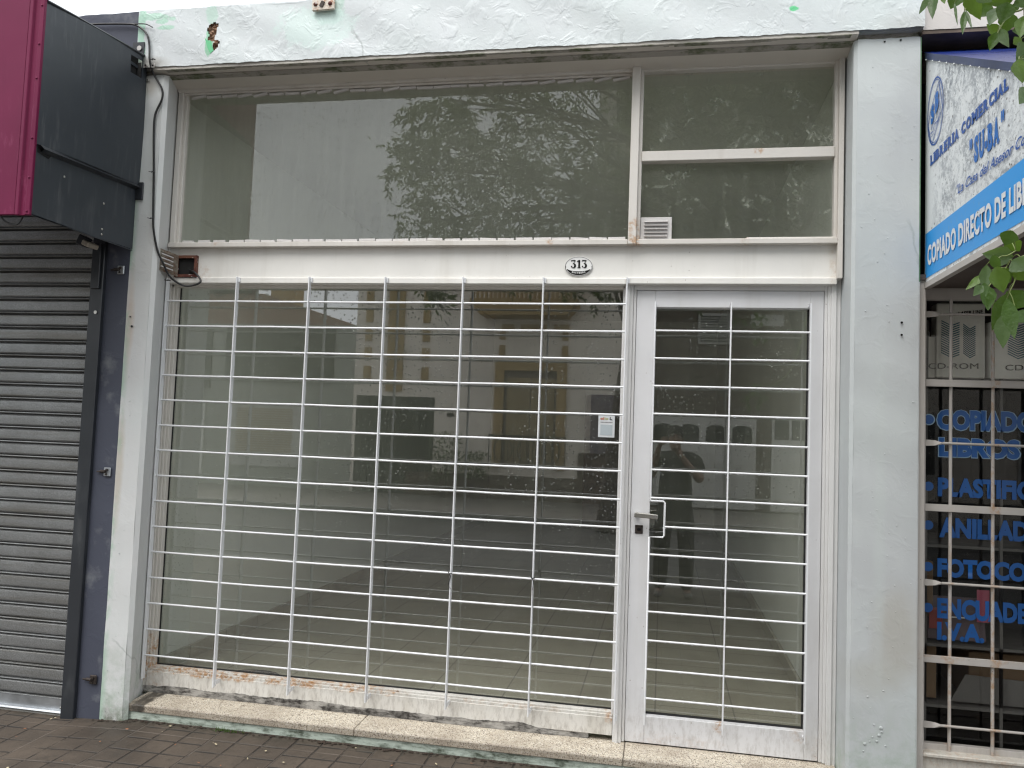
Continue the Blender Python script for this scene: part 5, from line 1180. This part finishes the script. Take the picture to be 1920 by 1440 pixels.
# ------------------------------------------------------------------ the photographer, seen only in the glass of the door
def skinmesh(name, joints, edges, mat, parent, root=0, sub=2):
    me = bpy.data.meshes.new(name); off = wloc(parent) if parent else Vector((0, 0, 0))
    me.from_pydata([Vector(j[:3]) - off for j in joints], edges, []); me.update(); o = bpy.data.objects.new(name, me); C.objects.link(o)
    if parent: o.parent = parent
    md = o.modifiers.new('skin', 'SKIN'); md.use_smooth_shade = True
    if not me.skin_vertices: bm = bmesh.new(); bm.from_mesh(me); bm.verts.layers.skin.verify(); bm.to_mesh(me); bm.free()
    for i, j in enumerate(joints):
        r_ = j[3]; me.skin_vertices[0].data[i].radius = (r_, j[4] if len(j) > 4 else r_); me.skin_vertices[0].data[i].use_root = (i == root)
    sb_ = o.modifiers.new('sub', 'SUBSURF'); sb_.levels = sub; sb_.render_levels = sub; me.materials.append(M[mat]); return o
pe = thing('person', 'person in dark T-shirt and trousers holding up a phone, mirrored in the door glass', 'person', (.14, -4.05, .0))
Y0 = -4.05; X = .14
J = [(X, Y0, .93, .125, .10), (X, Y0, 1.08, .125, .095), (X, Y0 + .01, 1.24, .15, .10), (X, Y0, 1.36, .12, .085), (X, Y0 + .01, 1.43, .052), (X - .01, Y0 + .04, 1.49, .055), (X - .01, Y0 + .045, 1.545, .078, .088), (X - .01, Y0 + .04, 1.61, .068, .080),
     (X - .10, Y0, .90, .085), (X - .115, Y0 + .01, .70, .078), (X - .12, Y0 + .02, .48, .055), (X - .13, Y0 + .01, .28, .052), (X - .135, Y0 - .01, .08, .036), (X - .14, Y0 + .12, .03, .034),
     (X + .10, Y0, .90, .085), (X + .115, Y0 + .01, .70, .078), (X + .12, Y0 + .02, .48, .055), (X + .13, Y0 + .01, .28, .052), (X + .135, Y0 - .01, .08, .036), (X + .145, Y0 + .12, .03, .034),
     (X - .185, Y0, 1.345, .060), (X - .245, Y0 + .09, 1.17, .044), (X - .20, Y0 + .24, 1.32, .036), (X - .165, Y0 + .365, 1.475, .024),
     (X + .185, Y0, 1.345, .060), (X + .235, Y0 + .09, 1.15, .044), (X + .13, Y0 + .25, 1.28, .037), (X - .005, Y0 + .365, 1.445, .024)]
Ed = [(0, 1), (1, 2), (2, 3), (3, 4), (4, 5), (5, 6), (6, 7), (0, 8), (8, 9), (9, 10), (10, 11), (11, 12), (12, 13), (0, 14), (14, 15), (15, 16), (16, 17), (17, 18), (18, 19), (3, 20), (20, 21), (21, 22), (22, 23), (3, 24), (24, 25), (25, 26), (26, 27)]
# hands: palm and five fingers each, closing on the phone's edges
def hand(wi, sx):
    wv = Vector(J[wi][:3]); k = len(J); pal = wv + Vector((.012 * sx, .028, .035)); J.append((*pal, .026, .018)); Ed.append((wi, k))
    fx = []
    for f in range(4):
        base = pal + Vector((-.004 * sx, .012, .020 - .017 * f + .012)); L_ = (.040, .044, .042, .034)[f]
        a_ = base + Vector((.014 * sx, .014, .014)); b_ = a_ + Vector((.026 * sx, .004, .004)); c_ = b_ + Vector((L_ * .5 * sx, -.006, -.001)); i0 = len(J)
        J.extend([(*a_, .0095), (*b_, .0085), (*c_, .0075)]); Ed.extend([(k, i0), (i0, i0 + 1), (i0 + 1, i0 + 2)])
    i0 = len(J); a_ = pal + Vector((.018 * sx, -.012, -.012)); b_ = a_ + Vector((.024 * sx, -.008, -.004)); J.extend([(*a_, .011), (*b_, .0085)]); Ed.extend([(k, i0), (i0, i0 + 1)])
hand(23, 1); hand(27, -1)
body = skinmesh('body', J, Ed, 'skin', pe, root=0)
# face
b = B(); hx, hy, hz = X - .01, Y0 + .045, 1.565
b.prism([(hy + .080, hz + .02), (hy + .108, hz - .022), (hy + .080, hz - .030)], 0, hx - .011, hx + .011); b.build('nose', 'skin', pe, bevel=.006, seg=2, smooth=True)
for s_ in (-1, 1):
    B().dome((hx + s_ * .030, hy + .078, hz + .018), .013, .008, axis=1, sgn=1).build('eye', 'ink_black', pe, smooth=True); B().dome((hx + s_ * .074, hy - .005, hz - .005), .022, .014, axis=0, sgn=s_, n=12).build('ear', 'skin', pe, smooth=True)
B().box(hx - .024, hx + .024, hy + .078, hy + .088, hz - .056, hz - .048).build('mouth', 'red', pe, bevel=.002)
b = B(); rh = random.Random(6)      # short hair: a shell over the top and back of the head
vs = []; fs = []; nu, nv = 24, 12
for j in range(nv + 1):
    for i in range(nu):
        a_ = 2 * math.pi * i / nu; front = max(0, math.sin(a_)); ph_ = (math.pi * (.60 - .26 * front)) * j / nv; r_ = 1 + rh.uniform(-.02, .03)
        vs.append((hx + .086 * r_ * math.sin(ph_) * math.cos(a_), hy - .012 + .100 * r_ * math.sin(ph_) * math.sin(a_), hz + .005 + .118 * r_ * math.cos(ph_)))
for j in range(nv):
    for i in range(nu): fs.append((j * nu + i, j * nu + (i + 1) % nu, (j + 1) * nu + (i + 1) % nu, (j + 1) * nu + i))
b.add(vs, fs).build('hair', 'hair', pe, smooth=True, ang=180)
skinmesh('tshirt', [(X, Y0, 1.10, .172, .128), (X, Y0, .96, .176, .130), (X, Y0, .82, .170, .126), (X, Y0 + .01, 1.25, .180, .128), (X, Y0, 1.375, .135, .098), (X - .20, Y0, 1.345, .078), (X - .238, Y0 + .06, 1.22, .068), (X + .20, Y0, 1.345, .078), (X + .234, Y0 + .06, 1.205, .068)],
         [(0, 1), (1, 2), (0, 3), (3, 4), (4, 5), (5, 6), (4, 7), (7, 8)], 'tshirt', pe)
skinmesh('trousers', [(X, Y0, .90, .160, .122), (X, Y0, 1.0, .158, .118), (X - .095, Y0, .80, .105), (X - .115, Y0 + .01, .62, .094), (X - .122, Y0 + .01, .35, .078), (X - .132, Y0, .06, .072), (X + .095, Y0, .80, .105), (X + .115, Y0 + .01, .62, .094), (X + .122, Y0 + .01, .35, .078), (X + .132, Y0, .06, .072)],
         [(0, 1), (0, 2), (2, 3), (3, 4), (4, 5), (0, 6), (6, 7), (7, 8), (8, 9)], 'trousers', pe)
for s_ in (-1, 1): skinmesh('shoe', [(X + s_ * .137, Y0 - .04, .055, .046, .04), (X + s_ * .142, Y0 + .06, .045, .046, .034), (X + s_ * .150, Y0 + .16, .036, .042, .026)], [(0, 1), (1, 2)], 'shoe', pe)
ph = thing('phone', 'dark phone held up sideways by the photographer mirrored in the door glass', 'phone', (-.03, -3.64, 1.54))
B().box(-.105, .035, -3.640, -3.632, 1.503, 1.573).build('phone_body', 'ink_black', ph, bevel=.004, seg=2)
b = B(); 
for (x, z) in ((.0, 1.550), (.018, 1.550), (.009, 1.562)): b.disc((x, -3.6315, z), .007, th=-.0012, n=14)
b.build('camera_lens', 'steel', ph)
